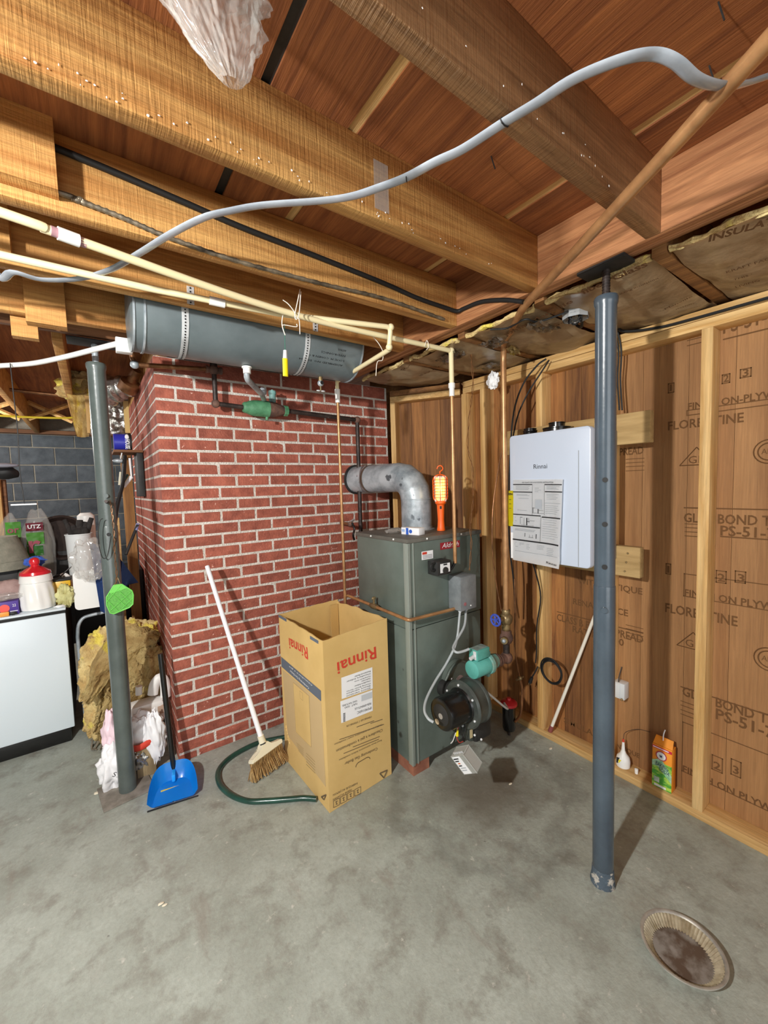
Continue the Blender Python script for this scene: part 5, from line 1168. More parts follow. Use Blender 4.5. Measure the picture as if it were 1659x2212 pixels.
b,rg=ringmesh([(.0,.0045),(.03,.004),(.072,.004),(.0785,.003)],72,0,None,None); bmesh.ops.remove_doubles(b.m,verts=b.m.verts[:],dist=1e-5); b.ob('tin_base',mat('stained_tin','8f8b85',.55,.1,col2='5c4d42',vs=16,vc=(.42,.6)),pt,'dark stained base')
b,rg=ringmesh([(.0985,.029),(.101,.033),(.105,.0345),(.1085,.034),(.109,.031),(.105,.031)],96,0,None,None); b.ob('rolled_rim',TIN,pt)
# floor chips
for i,(px,py,s_) in enumerate(((348,1952,.010),(356,1955,.008),(1103,1693,.010),(1190,1617,.012),(212,1712,.02),(218,1650,.006))):
    p=P(px,py,z=.003); o=B().sph(p,(s_,s_*.5,.003),8,ns=.5,seed=i).ob('floor_chip',mat('chip_cream','e3dac4',.8)); tag(o,('larger of the two white chips on the open floor','smaller of the two white chips on the open floor','cream chip on the dark stain below the burner','pale chip near the wall plate behind the column','long pale splinter on the floor by the appliance','tiny pale chip nearest the mop strands')[i],'debris','scattered chips on the floor')

# ================= PLASTIC BAG UNDER THE CEILING =================
bc_=P(470,40,y=.66); 
b=B(); tip=P(518,152,y=.60)
def bagf(u,v):
    # u around 0..1, v 0 top ..1 tip
    cx_=.145+.055*v; cy_=.68-.06*v; zz_=ZT-.004+(tip.z-ZT)*v; rx=(.125*(1-v)**.75+.012)*(1+.05*math.sin(u*25)); ry=(.075*(1-v)**.8+.010)
    t=u*2*math.pi; k=1+.30*abs(noise.fractal(V((math.cos(t)*2.4,math.sin(t)*2.4,v*4)),1,2,5))-.12+.10*abs(noise.noise(V((math.cos(t)*6,math.sin(t)*6,v*9))))
    return (cx_+math.cos(t)*rx*k,cy_+math.sin(t)*ry*k,zz_+.012*math.sin(t*5)*(1-v))
b.grid(bagf,150,60); bmesh.ops.remove_doubles(b.m,verts=b.m.verts[:],dist=1e-4)
o=b.ob('plastic_bag',CLEARM,sharp=60); tag(o,'crumpled cloudy plastic bag hanging between two joists at the top left','bag')

# ================= LEFT SIDE: APPLIANCE AND CLUTTER =================
AY,AX,AZ=2.955,-.163,.800
ap=thing('white_appliance','low white enamelled appliance with black base and crowded top at the left','appliance',(-.6,3.27,0))
B().box((-1.15,AY+.012,.085),(AX-.002,3.58,AZ-.012),.004).ob('cabinet_body',DARK,ap,'black side and body')
B().box((-1.15,AY,.088),(AX,AY+.014,AZ-.030),.006).ob('front_panel',WHT,ap,'white front panel')
B().box((-1.15,AY+.004,AZ-.028),(AX,AY+.02,AZ-.012),.002).ob('top_seam',BLACK,ap)
B().box((-1.15,AY-.002,AZ-.012),(AX+.002,3.58,AZ),.003).ob('top_panel',WHT,ap,'white top')
B().box((-1.15,AY+.02,0),(AX-.02,3.56,.086),.003).ob('toe_kick',BLACKM,ap,'black toe kick')
TZ=AZ+.001
def W(px,py,y): return P(px,py,y=y)
def size(px0,px1,py,y): return (W(px1,py,y)-W(px0,py,y)).length
# cookie jar
jy=3.06; jc=W(82,1300,jy); jx=jc.x
jar=thing('cookie_jar','white ceramic cookie jar with red knobbed lid on the appliance corner','jar',(jx,jy,TZ))
jr_=size(42,122,1280,jy)/2; JH=W(80,1240,jy).z-TZ
b=B(); b.prof((jx,jy,TZ),(jx,jy,3),[(0,jr_*.86),(.004,jr_*.98),(JH*.18,jr_*1.03),(JH*.35,jr_),(JH*.55,jr_*.97),(JH*.72,jr_*.90),(JH*.78,jr_*.86),(JH*.80,jr_*.93),(JH*.97,jr_*.88),(JH,jr_*.82)],64)
for v in b.m.verts:
    if .03<v.co.z-TZ<JH*.7:
        t=math.atan2(v.co.y-jy,v.co.x-jx); k=1+.035*math.sin(t*11+ (v.co.z*20)); v.co.x=jx+(v.co.x-jx)*k; v.co.y=jy+(v.co.y-jy)*k
b.ob('jar_body',mat('white_ceramic','f4f4f0',.18,coat=.6),jar)
lz=TZ+JH; B().prof((jx,jy,lz),(jx,jy,3),[(0,jr_*.84),(.004,jr_*.88),(.018,jr_*.84),(.035,jr_*.55),(.048,jr_*.25),(.055,jr_*.22),(.062,jr_*.28),(.078,jr_*.30),(.092,jr_*.22),(.098,.003)],40).ob('jar_lid',mat('glossy_red','d3202e',.2,coat=.6),jar,'glossy red lid')
# purple carton + orange item
a=W(-12,1306,2.985); o=B().box((a.x-.06,2.985,TZ),(W(39,1300,2.985).x,3.05,TZ+.075),.001).ob('purple_carton',mat('purple_card','4b2f92',.5)); tag(o,'purple and coral printed carton left of the cookie jar','carton')
c=W(7,1291,2.985); B().cyl((c.x,2.9845,TZ+.040),(c.x,2.9835,TZ+.040),.022,n=20).ob('carton_print',mat('coral_print','ef5a50',.5),o); text('22',(W(25,1290,2.984).x,2.984,TZ+.045),(W(33,1290,2.984).x,2.984,TZ+.045),Z,PAPER,o,h=.014)
B().box((W(20,1300,2.984).x,2.984,TZ+.018),(W(37,1300,2.984).x,2.985,TZ+.022)).ob('carton_print',PAPER,o)
a=W(8,1318,2.955+.03); o=B().box((a.x-.05,2.965,TZ),(W(20,1318,2.98).x,2.982,TZ+.024),.004).ob('orange_case',mat('orange_case','f0a040',.4)); tag(o,'flat orange case lying in front of the purple carton','case')
a=W(28,1316,2.975); o=B().sph((a.x,2.972,TZ+.010),(.018,.008,.009),14,ns=.3).ob('grey_clip',DARK); tag(o,'small dark clip between the orange case and the cookie jar','clip')
a=W(18,1270,3.03); o=crumple(B(),(a.x-.01,3.015,TZ+.098),(.075,.030,.020),5,.3).ob('clear_wrap',CLEARM); tag(o,'folded clear plastic wrap lying on the purple carton','wrap')
a=W(10,1247,3.14); o=crumple(B(),(a.x,3.15,TZ+.055+.03),(.11,.06,.085),9,.15,1.6).ob('pink_cushion',mat('dusty_pink','b59a94',.9,col2='9c7f7a',vs=20,bump=.3,bs=30)); tag(o,'dusty pink rolled cloth behind the purple carton','cloth')
# lampshades
ly_=3.30; c0=W(18,1225,ly_); SHD=mat('shade_linen','8f8d7e',.85,col2='7b7a6c',vs=30,bump=.2,bs=80)
z0,z1=W(20,1228,ly_).z,W(20,1158,ly_).z
sh_=thing('lampshade','grey linen drum lampshade at the left behind the purple carton','lampshade',(c0.x,ly_,TZ))
B().box((c0.x-.05,ly_-.05,TZ),(c0.x+.05,ly_+.05,z0),.01).ob('shade_stand',DARK,sh_)
B().prof((c0.x-.03,ly_,z0),(c0.x-.05,ly_,3),[(0,.135),(.003,.137),(.05,.128),(.052,.131),(.10,.118),(z1-z0-.003,.085),(z1-z0,.083)],40).ob('shade',SHD,sh_)
c0=W(56,1225,3.24); o=B().prof((c0.x,3.24,TZ),(c0.x-.02,3.24,3),[(0,.045),(.005,.055),(.10,.05),(.19,.035),(.20,.03)],32).ob('grey_pot',mat('grey_green_pot','6f6f5f',.8)); tag(o,'dull grey green pot between the lampshade and the bread bag','pot')
# bread-like bags with labels
def bag(px0,px1,py0,py1,y,lab,seed,labels):
    a,c=W(px0,py1,y),W(px1,py0,y); rx=abs(c.x-a.x)/2; rz=(c.z-TZ)/2
    t=thing('printed_bag',lab,'bag',((a.x+c.x)/2,y,TZ),'clear bags with green labels')
    b=crumple(B(),((a.x+c.x)/2,y,TZ+rz),(rx,.05,rz),seed,.10,1.8,40); b.ob('bag_film',CLEARM,t)
    crumple(B(),((a.x+c.x)/2,y+.01,TZ+rz*.85),(rx*.8,.035,rz*.78),seed+2,.15,2).ob('bag_contents',mat('bag_contents','6b6452',.9,col2='55503f',vs=12),t)
    for (q0,r0,q1,r1,mm,s) in labels:
        yy=y-.056; u0,u1=W(q0,r1,yy),W(q1,r0,yy)
        L=B().grid(lambda u,v:(u0.x+(u1.x-u0.x)*u,yy+.010*abs(u-.5)+.006*noise.noise(V((u*3,v*4,seed))),u0.z+(u1.z-u0.z)*v),8,8,.0006).ob('bag_label',mm,t)
        if s: text(s,(u0.x+(u1.x-u0.x)*.12,yy-.006,u0.z+(u1.z-u0.z)*.3),(u1.x-(u1.x-u0.x)*.12,yy-.006,u0.z+(u1.z-u0.z)*.3),Z,PAPER if mm is MATS.get('maroon_label') else MATS['maroon_label'],L,bold=.02)
MAR=mat('maroon_label','8c2038',.5); GRL=mat('green_label','5fae38',.45)
bag(-6,54,1112,1215,3.52,'clear bag with a green label showing red letters, behind the lampshade',2,((13,1127,44,1163,GRL,'or'),))
bag(48,114,1100,1212,3.47,'clear bag with maroon and green labels right of the lampshade',6,((56,1128,92,1148,MAR,'UTZ'),(58,1149,94,1178,GRL,''),(60,1178,93,1202,mat('green_label_dark','3f8a34',.5),'r')))
# dark round basket, tilted
bc2=W(130,1162,3.60); bk=thing('round_basket','dark brown round basket with yellow rim leaning behind the bread bag','basket',(bc2.x,3.5,TZ))
ax=V((.25,-1,.15)).normalized(); B().prof(bc2-ax*.02,bc2+ax,[(0,.13),(.02,.15),(.06,.155),(.065,.14),(.03,.12)],40).ob('basket_body',mat('dark_basket','33241d',.7,col2='241712',vs=30),bk)
B().tube([bc2+ax*.062+(X*math.cos(t)+Z*math.sin(t)*1.0)*.138 for t in [-1.2+i*.2 for i in range(9)]],.016,8,sy=.4).ob('basket_rim',mat('yellow_rim','b5a24e',.7),bk,'yellow rim')
B().box((bc2.x-.05,3.57,AZ-.4),(bc2.x+.05,3.60,bc2.z-.09)).ob('basket_stand',DARK,bk)
o=B().prof((W(101,1200,3.22).x,3.22,TZ),(W(101,1200,3.22).x,3.22,3),[(0,.018),(.09,.020),(.12,.018),(.125,.012),(.15,.012),(.152,.004)],20).ob('small_bottle',WPL); tag(o,'small white bottle with dark cap behind the cookie jar','bottle')
B().cyl((W(101,1200,3.22).x,3.22,TZ+.127),(W(101,1200,3.22).x,3.22,TZ+.16),.014,n=16).ob('bottle_cap',BLACK,o); 
c=W(122,1215,3.24); 
for r_,mm,nm,lb in ((.030,DARK,'dark_loop','dark rubber loop standing behind the yellow bin'),):
    o=B().tube([(c.x+math.cos(t)*.035,3.24,TZ+.10+math.sin(t)*.045) for t in [i*.35 for i in range(10)]],.010,8).ob(nm,mm); tag(o,lb,'strap')
o=B().tube([(c.x+.03+math.cos(t)*.028,3.23,TZ+.10+math.sin(t)*.05) for t in [-.4+i*.35 for i in range(8)]],.006,8,sx=1.8).ob('white_loop',WPL); tag(o,'white plastic loop beside the dark rubber loop','strap')
a=W(130,1225,3.16); o=crumple(B(),(a.x,3.18,TZ+.06),(.10,.06,.055),14,.25,2).ob('beige_cloth',mat('beige_cloth','d8cdb8',.9,col2='b9ad98',vs=18)); tag(o,'crumpled beige cloth between the cookie jar and the white tub','cloth')
# yellow bin with black strap
a=W(112,1282,3.09); c=W(150,1225,3.09); yb=thing('yellow_bin','small yellow bin with a black strap right of the cookie jar','bin',((a.x+c.x)/2,3.12,TZ))
B().box((a.x,3.085,TZ),(c.x,3.15,TZ+.135),.006).ob('bin_body',mat('yellow_bin_plastic','e8b81e',.35),yb)
B().box((a.x-.004,3.08,TZ+.135),(c.x+.004,3.155,TZ+.147),.003).ob('bin_rim',BLACK,yb)
B().tube([(a.x+.005,3.08,TZ+.14),((a.x+c.x)/2,3.075,TZ+.165),(c.x+.01,3.09,TZ+.215)],.008,6,sx=1.4,sy=.5).ob('strap',BLACK,yb,'black strap')
a=W(142,1285,3.03); o=crumple(B(),(a.x,3.03,TZ+.052),(.045,.030,.065),21,.4,2.6,40).ob('yellow_cloth',mat('pale_yellow_cloth','d6d49a',.85,col2='b3ac6e',vs=25)); tag(o,'crumpled pale yellow cloth at the right edge of the appliance top','cloth')
a=W(128,1296,2.98); o=B().sph((a.x,2.975,TZ+.008),(.026,.012,.008),14,ns=.3).ob('white_scrap',PAPER); tag(o,'white paper scrap lying beside the cookie jar base','scrap')
# white tub with gloves
tc=W(174,1215,3.34); tub=thing('white_tub','white plastic tub stuffed with dark work gloves behind the yellow bin','tub',(tc.x,3.38,TZ))
th=W(174,1153,3.34).z-TZ; B().prof((tc.x,3.38,TZ),(tc.x,3.38,3),[(0,.055),(.004,.060),(th-.01,.072),(th-.008,.076),(th,.076)],32,False).ob('tub_wall',mat('tub_plastic','e3e8e8',.4),tub)
B().cyl((tc.x,3.38,TZ),(tc.x,3.38,TZ+.01),.058,n=24).ob('tub_base',MATS['tub_plastic'],tub)
gl2=thing('work_gloves','pair of dark grey knitted gloves sticking out of the white tub','gloves',(tc.x,3.38,TZ+th)); GM=mat('dark_knit','3a3634',.95,col2='282524',vs=30,bump=.6,bs=80)
for k,(dx,hz,rr_) in enumerate(((-.05,.10,.016),(-.02,.055,.020),(.01,.09,.024),(.035,.075,.020),(.06,.10,.018),(.03,.03,.035),(.0,.02,.04))): B().tube([(tc.x+dx*.6,3.36,TZ+th-.03),(tc.x+dx,3.345,TZ+th+hz*.5),(tc.x+dx*1.3,3.35,TZ+th+hz)],rr_,10,rf=lambda t,q=rr_:q*(1-.25*t)).ob('glove_finger',GM,gl2)
o=B().prof((tc.x+.045,3.52,TZ),(tc.x+.045,3.52,3),[(0,.045),(th+.06,.052),(th+.11,.05),(th+.13,.03)],28).ob('white_jug',WPL); tag(o,'plain white jug standing behind the gloves','jug')
# white folding table end, blue cloth, plastic bag on it
ta_=W(156,1240,3.02); tb_=W(214,1311,3.02)
wt_=thing('folding_table','white folding table turned on its side between appliance and left column','table',((ta_.x+tb_.x)/2,3.04,0))
q0_,q1_,r_=V((ta_.x,3.02,tb_.z)),V((tb_.x+.05,3.02,ta_.z+.01)),.024; pts=[]
for (cx_,cz_,t0) in ((q1_.x-r_,q1_.z-r_,0),(q0_.x+r_,q1_.z-r_,1),(q0_.x+r_,q0_.z+r_,2),(q1_.x-r_,q0_.z+r_,3)):
    for k in range(6): t=(t0+k/5)*math.pi/2; pts.append(V((cx_+math.cos(t)*r_,3.02,cz_+math.sin(t)*r_)))
B().poly(pts,Y,.03).ob('table_top',WPL,wt_)
B().tube([W(x_,y_,3.04) for x_,y_ in ((238,1312),(225,1322),(200,1328),(180,1335),(170,1350),(168,1370),(169,1390))]+[V((W(172,1400,3.04).x,3.05,.25)),V((W(172,1400,3.04).x+.0,3.06,.0))],.010,10).ob('table_leg',GAL,wt_)
a=W(193,1212,2.87); o=crumple(B(),(a.x,2.89,a.z),(.085,.035,.115),31,.35,2.8,48).ob('clear_bag',CLEARM,sharp=60); tag(o,'crumpled shiny clear plastic bag on top of the white folding table','bag')
BLC=mat('blue_cloth','33579a',.85,col2='243f78',vs=5,bump=.2,bs=30); 
o=B().grid(lambda u,v:(lambda a:(a.x,2.93+.02*math.sin(u*11+v*2)+.03*v,a.z))(W(193+24*v+(62-26*v)*u,1172+16*u+150*v-10*u*v,2.95)),22,18,.003).ob('blue_cloth',BLC); tag(o,'blue cloth draped down between the folding table and the left column','cloth')
o=B().grid(lambda u,v:(lambda a:(a.x,2.95+.012*math.sin(u*7),a.z))(W(252+48*u-22*u*v,1198+62*u*(1-v)+85*v-18*u*v,2.93)),12,12,.003).ob('navy_cloth',mat('navy_cloth','1d2c50',.9)); tag(o,'dark navy cloth hanging right of the left column','cloth')
o=B().cyl(W(272,1198,2.9),W(297,1134,2.98),.009,n=12).ob('thin_rod',DARK); tag(o,'dark rod with pale violet tip leaning between column and chimney','rod'); B().cyl(W(293,1146,2.965),W(297.5,1132,2.985),.010,n=12).ob('rod_tip',mat('violet_tip','8f94c8',.5),o,'pale violet tip')
# tall boards standing at the chimney's back left corner
bz0,bz1=W(290,1268,3.5).z,W(270,975,3.5).z
o=B().box((W(268,1100,3.5).x,3.5,0),(W(291,1100,3.5).x,3.54,bz1),.003).ob('leaning_board',WZD); tag(o,'tan upright board between the left column and the brick chimney','board')
o=B().box((W(258,1200,3.46).x-.002,3.46,0),(W(262,1200,3.46).x+.004,3.475,W(262,1118,3.46).z),.002).ob('thin_strip',WY); tag(o,'thin pale upright strip just right of the left column','strip')
# shelf bracket, can and hand tools
sh2=thing('hanging_shelf','small dark wall shelf at the chimney back corner holding a blue can','shelf',(.22,3.22,1.66))
cz=W(263,973,3.12).z
B().box((.13,3.06,cz-.016),(.291,3.30,cz),.002).ob('shelf_board',JOD,sh2); B().box((.255,3.08,cz-.30),(.29,3.28,cz-.016),.003).ob('shelf_back',DARK,sh2)
c0=W(246,954,3.12); c1_=W(285,954,3.12); rc_=(W(260,936,3.12).z-cz)/2
cn=thing('coffee_can','blue coffee can lying on its side on a small shelf beside the chimney','can',((c0.x+c1_.x)/2,3.14,cz))
CA=V((c0.x,3.16,cz+rc_+.001)); CB=V((min(c1_.x,.285),3.16,CA.z)); 
B().prof(CA,CB,[(0,rc_*.97),(.002,rc_),((CB-CA).length*.72,rc_)],36).ob('can_body',mat('can_blue','3238b0',.35,coat=.3),cn); B().prof(CA+(CB-CA)*.72,CB,[(0,rc_*1.0),((CB-CA).length*.28,rc_)],36).ob('can_base',DARK,cn,'dark end of the can')
hx_=CA.x+(CB.x-CA.x)*.60; text('HOUSE',(hx_,3.16-rc_-.002,CA.z+rc_*.30),(hx_,3.16-rc_-.002,CA.z-rc_*.85),X,PAPER,cn,h=.026,bold=.03)
B().sph((hx_+.012,3.16-rc_*.88,CA.z+rc_*.55),(.012,.004,.018),10).ob('can_print',PAPER,cn)
c=W(257,995,3.05); o=B().sph((c.x,3.07,c.z),(.035,.02,.014),18).ob('trowel_blade',GAL); tag(o,'round metal ladle bowl hanging under the blue can','ladle'); B().tube([(c.x+.01,3.07,c.z+.01),(c.x+.02,3.075,cz-.02)],.004,8,sm=False).ob('ladle_handle',GALW,o)
c=W(272,1025,3.05); o=thing('hand_tools','bundle of pale handled hand tools hanging beside the left column','tools',(c.x,3.07,c.z-.08))
for k,(ax_,ay_,bx_,by_,r_) in enumerate(((268,985,262,1040,.008),(280,990,284,1030,.007),(262,1020,258,1048,.010),(276,1025,264,1046,.008),(284,1030,268,1052,.012))): B().cyl(W(ax_,ay_,3.06),W(bx_,by_,3.05),r_,r_*.7,n=10).ob('tool_handle',(DARK,PAPER,mat('tool_cream','cfc8b0',.5),mat('dark_green_tool','2f4a3c',.5),PAPER)[k],o)
o=B().tube([W(270,985,3.07),W(266,1040,3.0),W(252,1100,2.98),W(248,1160,2.95),W(255,1200,2.93)],.018,8,sx=.6).ob('dark_umbrella',BLACK); tag(o,'folded black umbrella hanging right of the left column','umbrella')
# dark cap on a post at the left frame edge
o=B().box((W(-12,1100,3.55).x,3.55,0),(W(5,1100,3.55).x,3.60,W(0,1035,3.55).z),.003).ob('wooden_post',WZ); tag(o,'pale wooden post at the far left edge behind the lampshade','post')
o=B().box((W(5,1100,3.6).x,3.6,0),(W(17,1100,3.6).x,3.64,W(10,1036,3.6).z),.003).ob('post_shade_strip',JOD); tag(o,'dark strip added as the shade beside the pale post at the left edge','board')  # dark strip stands in for the shadow beside the pale post
cp2=thing('baseball_hat','black cap with pale brim hung on the post at the far left','cap',(W(12,1025,3.5).x,3.5,W(12,1040,3.5).z))
a=W(8,1022,3.5); B().sph((a.x,3.5,a.z),(.075,.06,.04),20,ns=.15).ob('cap_crown',BLACK,cp2); a=W(10,1006,3.5); B().sph((a.x,3.48,a.z),(.07,.05,.015),16,ns=.2).ob('cap_brim',mat('pale_grey_fabric','9a9aa6',.8),cp2,'pale grey brim')

# fly swatter on the left column
sw=thing('fly_swatter','bright green fly swatter head hanging by twisted wire from the left column','fly swatter',(.075,2.225,.92))
SG=mat('swatter_green','6fc956',.5); YS=2.224
pts=[P(x_,y_,y=YS) for x_,y_ in ((246,1264),(263,1262),(285,1276),(288,1285),(287,1305),(280,1312),(246,1326),(238,1324),(231,1308),(230,1290))]
B().poly(pts,Y,.003).ob('swatter_mesh',mat('swatter_mesh_green','66b44c',.6,col2='4c8f3a',vs=160),sw)
b=B(); b.tube(pts+[pts[0]],.0028,6,sm=False)
for a_,c_ in (((231,1300),(262,1264)),((236,1322),(284,1278)),((256,1322),(287,1292)),((240,1280),(275,1312)),((232,1297),(258,1322)),((256,1275),(286,1303))): b.tube([P(*a_,y=YS-.002),P(*c_,y=YS-.002)],.0014,4,sm=False)
b.ob('swatter_ribs',SG,sw)
B().poly([P(x_,y_,y=YS-.002) for x_,y_ in ((246,1264),(263,1262),(274,1270),(262,1275),(240,1282),(236,1280))],Y,.004).ob('swatter_neck',SG,sw)
pw=[P(x_,y_,y=YS) for x_,y_ in ((251,1263),(252,1240),(249,1210),(247,1180),(246,1150),(243,1120),(240,1095),(237,1080))]; pw=crom(pw,5)
for ph in (0,3.14): B().tube([p+V((math.cos(i*1.1+ph)*.0035,math.sin(i*1.1+ph)*.0035,0)) for i,p in enumerate(pw)],.0015,5,sm=False).ob('twisted_wire',COPB,sw)
B().tube([P(x_,y_,y=YS) for x_,y_ in ((244,1268),(251,1256),(252,1244),(256,1252),(262,1268))],.0018,5,sm=False).ob('hanger_wire',BRASS,sw)
o=B().tube([P(x_,y_,y=2.23) for x_,y_ in ((222,1120),(216,1125),(212,1150),(214,1180),(222,1205),(232,1200),(238,1170),(240,1158))],.0022,6).ob('wire_loop',DARK); tag(o,'thin dark wire looped through the pin hole of the left column','wire')
o=B().cyl(P(231,1085,y=2.245),P(229,1083,y=2.19),.007,n=10).ob('steel_pin',DIRON); tag(o,'short dark pin sticking out of the left column','pin')

# insulation heap behind the left column
def fib(c,r,seed,amp=.4,f=1.6):
    b=crumple(B(),c,r,seed,amp,f,96)
    for v in b.m.verts:
        k=noise.fractal(v.co*28+V((seed,0,0)),1,2,4)*.014; v.co+=(v.co-V(c)).normalized()*k
    return b
ih=thing('insulation_heap','heap of loose yellow fibreglass insulation on the floor between appliance and chimney','insulation',(.1,2.95,0))
for i,(px,py,y,rr_) in enumerate(((280,1385,2.95,(.16,.10,.13)),(235,1430,2.92,(.13,.10,.20)),(205,1480,2.88,(.07,.08,.16)),(315,1430,2.80,(.10,.08,.12)),(240,1530,2.85,(.10,.09,.20)),(300,1490,2.80,(.12,.09,.16)),(205,1545,2.86,(.05,.05,.13)))):
    c=W(px,py,y); c.z=max(c.z,rr_[2]*.8); fib(c,rr_,i*3+1).ob('insulation_clump',INS,ih)
def isheet(top,bot,y0,y1,seed,th=.022):
    tp=crom([V((a,b,0)) for a,b in top],6); bt_=crom([V((a,b,0)) for a,b in bot],6)
    def f(u,v):
        i=u*(len(tp)-1); k=min(int(i),len(tp)-2); t=i-k; a=tp[k].lerp(tp[k+1],t); c=bt_[k].lerp(bt_[k+1],t)
        q=a.lerp(c,v); y=y0+(y1-y0)*v-.05*math.sin(math.pi*v)+.03*noise.noise(V((u*5,v*3,seed))); p=W(q.x,q.y,y)
        n_=noise.fractal(V((u*9,v*9,seed)),1,2,5)*.018
        return (p.x+n_,p.y+n_*.6,max(p.z+n_,.012))
    b=B().grid(f,60,34,th)
    for v in b.m.verts: v.co+=V([noise.noise(v.co*45+V((k*7,seed,0)))*.006 for k in range(3)])
    b.ob('insulation_batt',INS,ih,'folded yellow batt')
isheet(((345,1372),(310,1352),(270,1352),(235,1372),(205,1420),(185,1480),(172,1508)),((335,1400),(315,1420),(285,1440),(260,1450),(235,1470),(212,1500),(190,1525)),2.72,2.66,3)
isheet(((225,1462),(222,1480),(226,1500)),((212,1520),(205,1570),(212,1600)),2.78,2.74,6)
isheet(((262,1448),(240,1462),(228,1480)),((262,1600),(238,1590),(214,1602)),2.74,2.70,11)
isheet(((345,1402),(318,1392),(292,1408),(270,1430)),((345,1470),(325,1500),(300,1510),(272,1540)),2.66,2.60,19)
# mop strands
mp_=thing('string_mop','grey string mop head lying on the floor by the yellow insulation','mop',(-.02,2.80,0)); rm_=random.Random(2); MM=mat('mop_grey','8b8272',.95,col2='6e6657',vs=20)
b=B(); c=P(240,1560,z=.05)
for k in range(34):
    e_=P(rm_.uniform(192,262),rm_.uniform(1578,1618),z=.008); m_=c.lerp(e_,.5)+V((rm_.uniform(-.03,.03),rm_.uniform(-.02,.02),.03)); b.tube([c+V((rm_.uniform(-.02,.04),0,rm_.uniform(0,.05))),m_,e_,e_+V((rm_.uniform(-.02,.02),rm_.uniform(-.03,.01),0))],.0042,5,sub=3)
b.ob('mop_strands',MM,mp_)['kind']='stuff'
# white jug, bags, wood block behind left column
jg=thing('laundry_jug','white plastic jug with handle standing behind the left column','jug',(.19,2.50,.20))
JP=mat('jug_white','e9e8e4',.4); yj=2.50
a,c=W(280,1570,yj),W(352,1502,yj); b=B(); b.box((a.x,yj-.05,.20),(c.x,yj+.05,c.z),.02); b.ob('jug_body',JP,jg)
B().tube([W(330,1500,yj),W(334,1478,yj),W(345,1464,yj),W(356,1475,yj),W(358,1505,yj)],.020,10,sx=1.3).ob('jug_handle',JP,jg); B().cyl(W(300,1500,yj),W(300,1482,yj),.016,n=14).ob('jug_neck',JP,jg); B().box((c.x-.035,yj-.052,.25),(c.x+.004,yj-.02,c.z-.03),.004).ob('tan_panel',mat('tan_plastic','b49a86',.6),jg,'tan side panel')
WB=mat('white_bag_plastic','f1f1f3',.35,coat=.3)
def wbag(name,c,r,seed,lab,amp=.32,f=2.6,mm=None,grp='white plastic bags behind the left column'):
    o=crumple(B(),c,r,seed,amp,f,52).ob(name,mm or WB,sharp=70); return tag(o,lab,'bag',grp)
wbag('trash_bag',W(300,1592,2.42),(.105,.06,.115),41,'rounded white plastic bag right of the left column above the wood block')
o=wbag('carrier_bag',W(335,1590,2.36),(.045,.035,.14),47,'crumpled white carrier bag hanging near the dustpan handle'); 
o=wbag('carrier_bag',W(247,1655,2.36),(.065,.05,.11),52,'white printed carrier bag on the floor left of the left column foot')
text('S',P(242,1678,y=2.285),P(249,1678,y=2.285),Z,BLACK,o,h=.022)
wbag('pink_bag',W(248,1590,2.40),(.05,.05,.12),57,'pale pink plastic bag just left of the left column',mm=mat('pale_pink_bag','f0d5de',.4))
o=B().tube([W(282,1618,2.345),W(300,1616,2.335),W(318,1606,2.335),W(334,1596,2.345)],.014,8,sy=1.2,sx=.4).ob('red_ribbon',RED); tag(o,'red drawstring band across the white plastic bag','ribbon')
o=B().box((.10,2.34,0),(.185,2.43,.16),.004).ob('wood_block',mat('old_wood_block','9d8a68',.9,col2='7d6b4d',vs=2,st=(20,20,3))); tag(o,'weathered wood block under the white plastic bags','block')
o=crumple(B(),W(300,1640,2.36),(.05,.03,.055),66,.4,3).ob('foil_wrap',FOIL); tag(o,'crumpled silvery wrapping hanging below the white bag','wrapping')

# hanging insulation and foil batts at the far left, under the joists
o=B().grid(lambda u,v:(lambda a:(a.x,3.55+.05*math.sin(u*3.1)+.03*noise.noise(V((u*4,v*4,2))),a.z))(W(138+ (64-38*v)*u+28*v,825+118*v-12*math.sin(u*3.1)*(1-v),3.55)),26,26,.05).ob('hanging_insulation',INS); tag(o,'torn yellow insulation hanging down above the grey block wall','insulation')
o=fib(W(190,838,3.7),(.16,.10,.11),77).ob('insulation_clump',INS); tag(o,'brownish insulation clump behind the top of the left column','insulation')
o=B().box((W(186,900,3.50).x,3.50,W(186,935,3.5).z),(W(196,900,3.5).x,3.53,2.13),.002).ob('pale_strip',WZ); tag(o,'pale wooden strip between hanging insulation and foil','strip')
o=B().grid(lambda u,v:(lambda a:(a.x,3.45+.012*noise.noise(V((u*7,v*7,3))),a.z))(W(195+82*u,862+76*v,3.45)),28,24,.01).ob('foil_batt',FOIL); tag(o,'crinkled foil faced batt hanging behind the left column','insulation','foil faced batts'); B().box((W(268,900,3.44).x,3.435,W(268,935,3.44).z),(W(279,900,3.44).x,3.446,W(268,866,3.44).z)).ob('paper_flange',CARD,o,'brown paper flange')
a,c=W(228,848,3.3),W(285,835,3.2); o=B().tube([a,a.lerp(c,.5)+V((0,0,.01)),c],.085,24,rf=lambda t:.095-.035*t+.006*math.sin(t*22),sub=8).ob('foil_duct',FOIL); tag(o,'foil wrapped duct sloping up towards the chimney','duct')
a,c=W(275,842,3.1),W(296,800,3.0); o=B().prof(a,c,[(0,.058),(.06,.060),(.07,.030),((c-a).length,.028)],24).ob('duct_stub',COPB); tag(o,'brown pipe stub joining the foil duct beside the chimney top','pipe')
o=B().tube([W(-30,836,3.9),W(60,846,3.9),W(180,860,3.9)],.012,10,sm=False).ob('far_copper_pipe',COPB); tag(o,'copper pipe running across the far joists at the left','pipe')
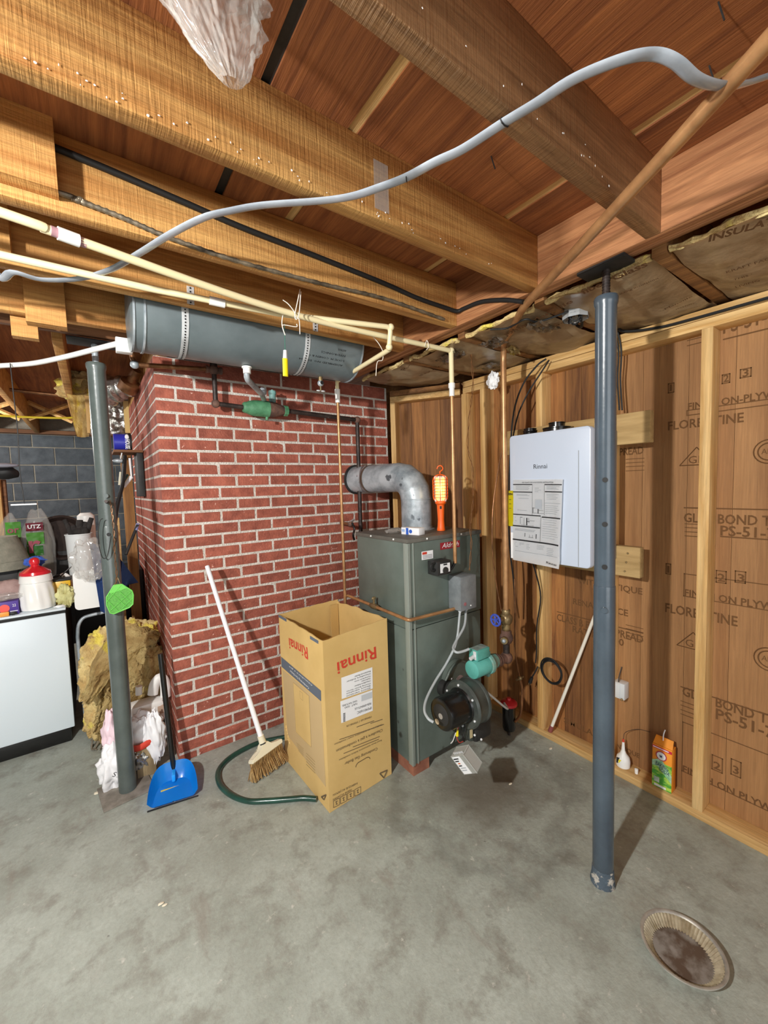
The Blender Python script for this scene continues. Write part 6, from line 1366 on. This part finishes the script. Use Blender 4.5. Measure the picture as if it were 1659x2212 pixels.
o=B().tube([W(-30,896,4.2),W(60,901,4.2),W(140,903,4.2),W(170,900,4.2)],.008,8).ob('yellow_wire',mat('yellow_cable','e8d13a',.5)); tag(o,'yellow cable strung across above the block wall','cable')
# strings tied to the pipes and the yellow handled valve key
ST=mat('white_string','efe6d8',.8)
def strg(pts,lab): o=B().tube(pts,.0018,5,sub=4).ob('string_tie',ST); tag(o,lab,'string','white string ties on the cream pipes')
s3=lambda L,y: [P(a,b,y=y) for a,b in L]
strg(s3(((648,625),(643,650),(637,680),(640,690),(646,678),(650,630)),1.42),'white string loop tying the two cream pipes to the joist above'); strg(s3(((611,648),(622,656),(632,668),(638,678)),1.44),'loose white string end left of the tied pipes'); strg(s3(((638,684),(646,690),(648,722)),1.44),'white string tail hanging straight under the pipe tie')
strg(s3(((612,674),(609,700),(616,724),(610,706),(614,702),(640,706),(641,700)),1.47),'white string knotted above the yellow handled valve key'); strg(s3(((806,728),(818,742),(827,760),(826,778),(815,782),(812,812)),1.50),'white string hanging from the pipe elbow'); strg(s3(((918,748),(922,735),(926,748),(921,756)),1.44),'white string loop near the copper riser top')
yv=thing('yellow_tag_tool','yellow gripped metal tool hanging on a green cord in front of the tank','tool',(P(616,790,y=1.475).x,1.475,P(616,815,y=1.475).z))
B().tube([P(a,b,y=1.475) for a,b in ((614,700),(615,730),(616,758))],.0018,5).ob('green_cord',mat('green_cord','3c6a5c',.7),yv); a,c=P(616,757,y=1.475),P(616,775,y=1.475); B().cyl(a,c,.007,.009,n=12).ob('metal_shank',GALW,yv); c2_=P(617,813,y=1.475)
B().tube([c,c.lerp(c2_,.5),c2_],.0105,12,sx=1.0,sy=.55).ob('yellow_grip',YEL,yv,'yellow grip')
# lamp hanging left of the camera: the real source of the light
lp=thing('reflector_lamp','clamp lamp with shallow metal reflector hanging from a joist','lamp',tuple(LAMP))
B().prof(LAMP+Z*.038,LAMP+Z,[(0,.15),(.004,.13),(.02,.06),(.03,.03),(.06,.025)],40,False).ob('reflector',GALW,lp); B().cyl(LAMP+Z*.07,V((LAMP.x,LAMP.y,ZT)),.004,n=8).ob('lamp_cord',BLACK,lp)

o=B().box((-.15,3.62,0),(.285,4.05,.86),.006).ob('shade_filler',BLACK); tag(o,'black cabinet added for the darkness behind the insulation heap','filler')  # black box added where the space behind the heap is only dark shade
o=crumple(B(),W(74,1213,3.17),(.048,.03,.03),83,.35,3,30).ob('blue_scrunchie',mat('blue_fabric','3f62c0',.8)); tag(o,'small bright blue cloth bundle right behind the red lid knob','cloth')
B().box((W(74,1213,3.17).x-.02,3.16,TZ),(W(74,1213,3.17).x+.02,3.19,W(74,1213,3.17).z-.01)).ob('cloth_stand',PAPER,o)
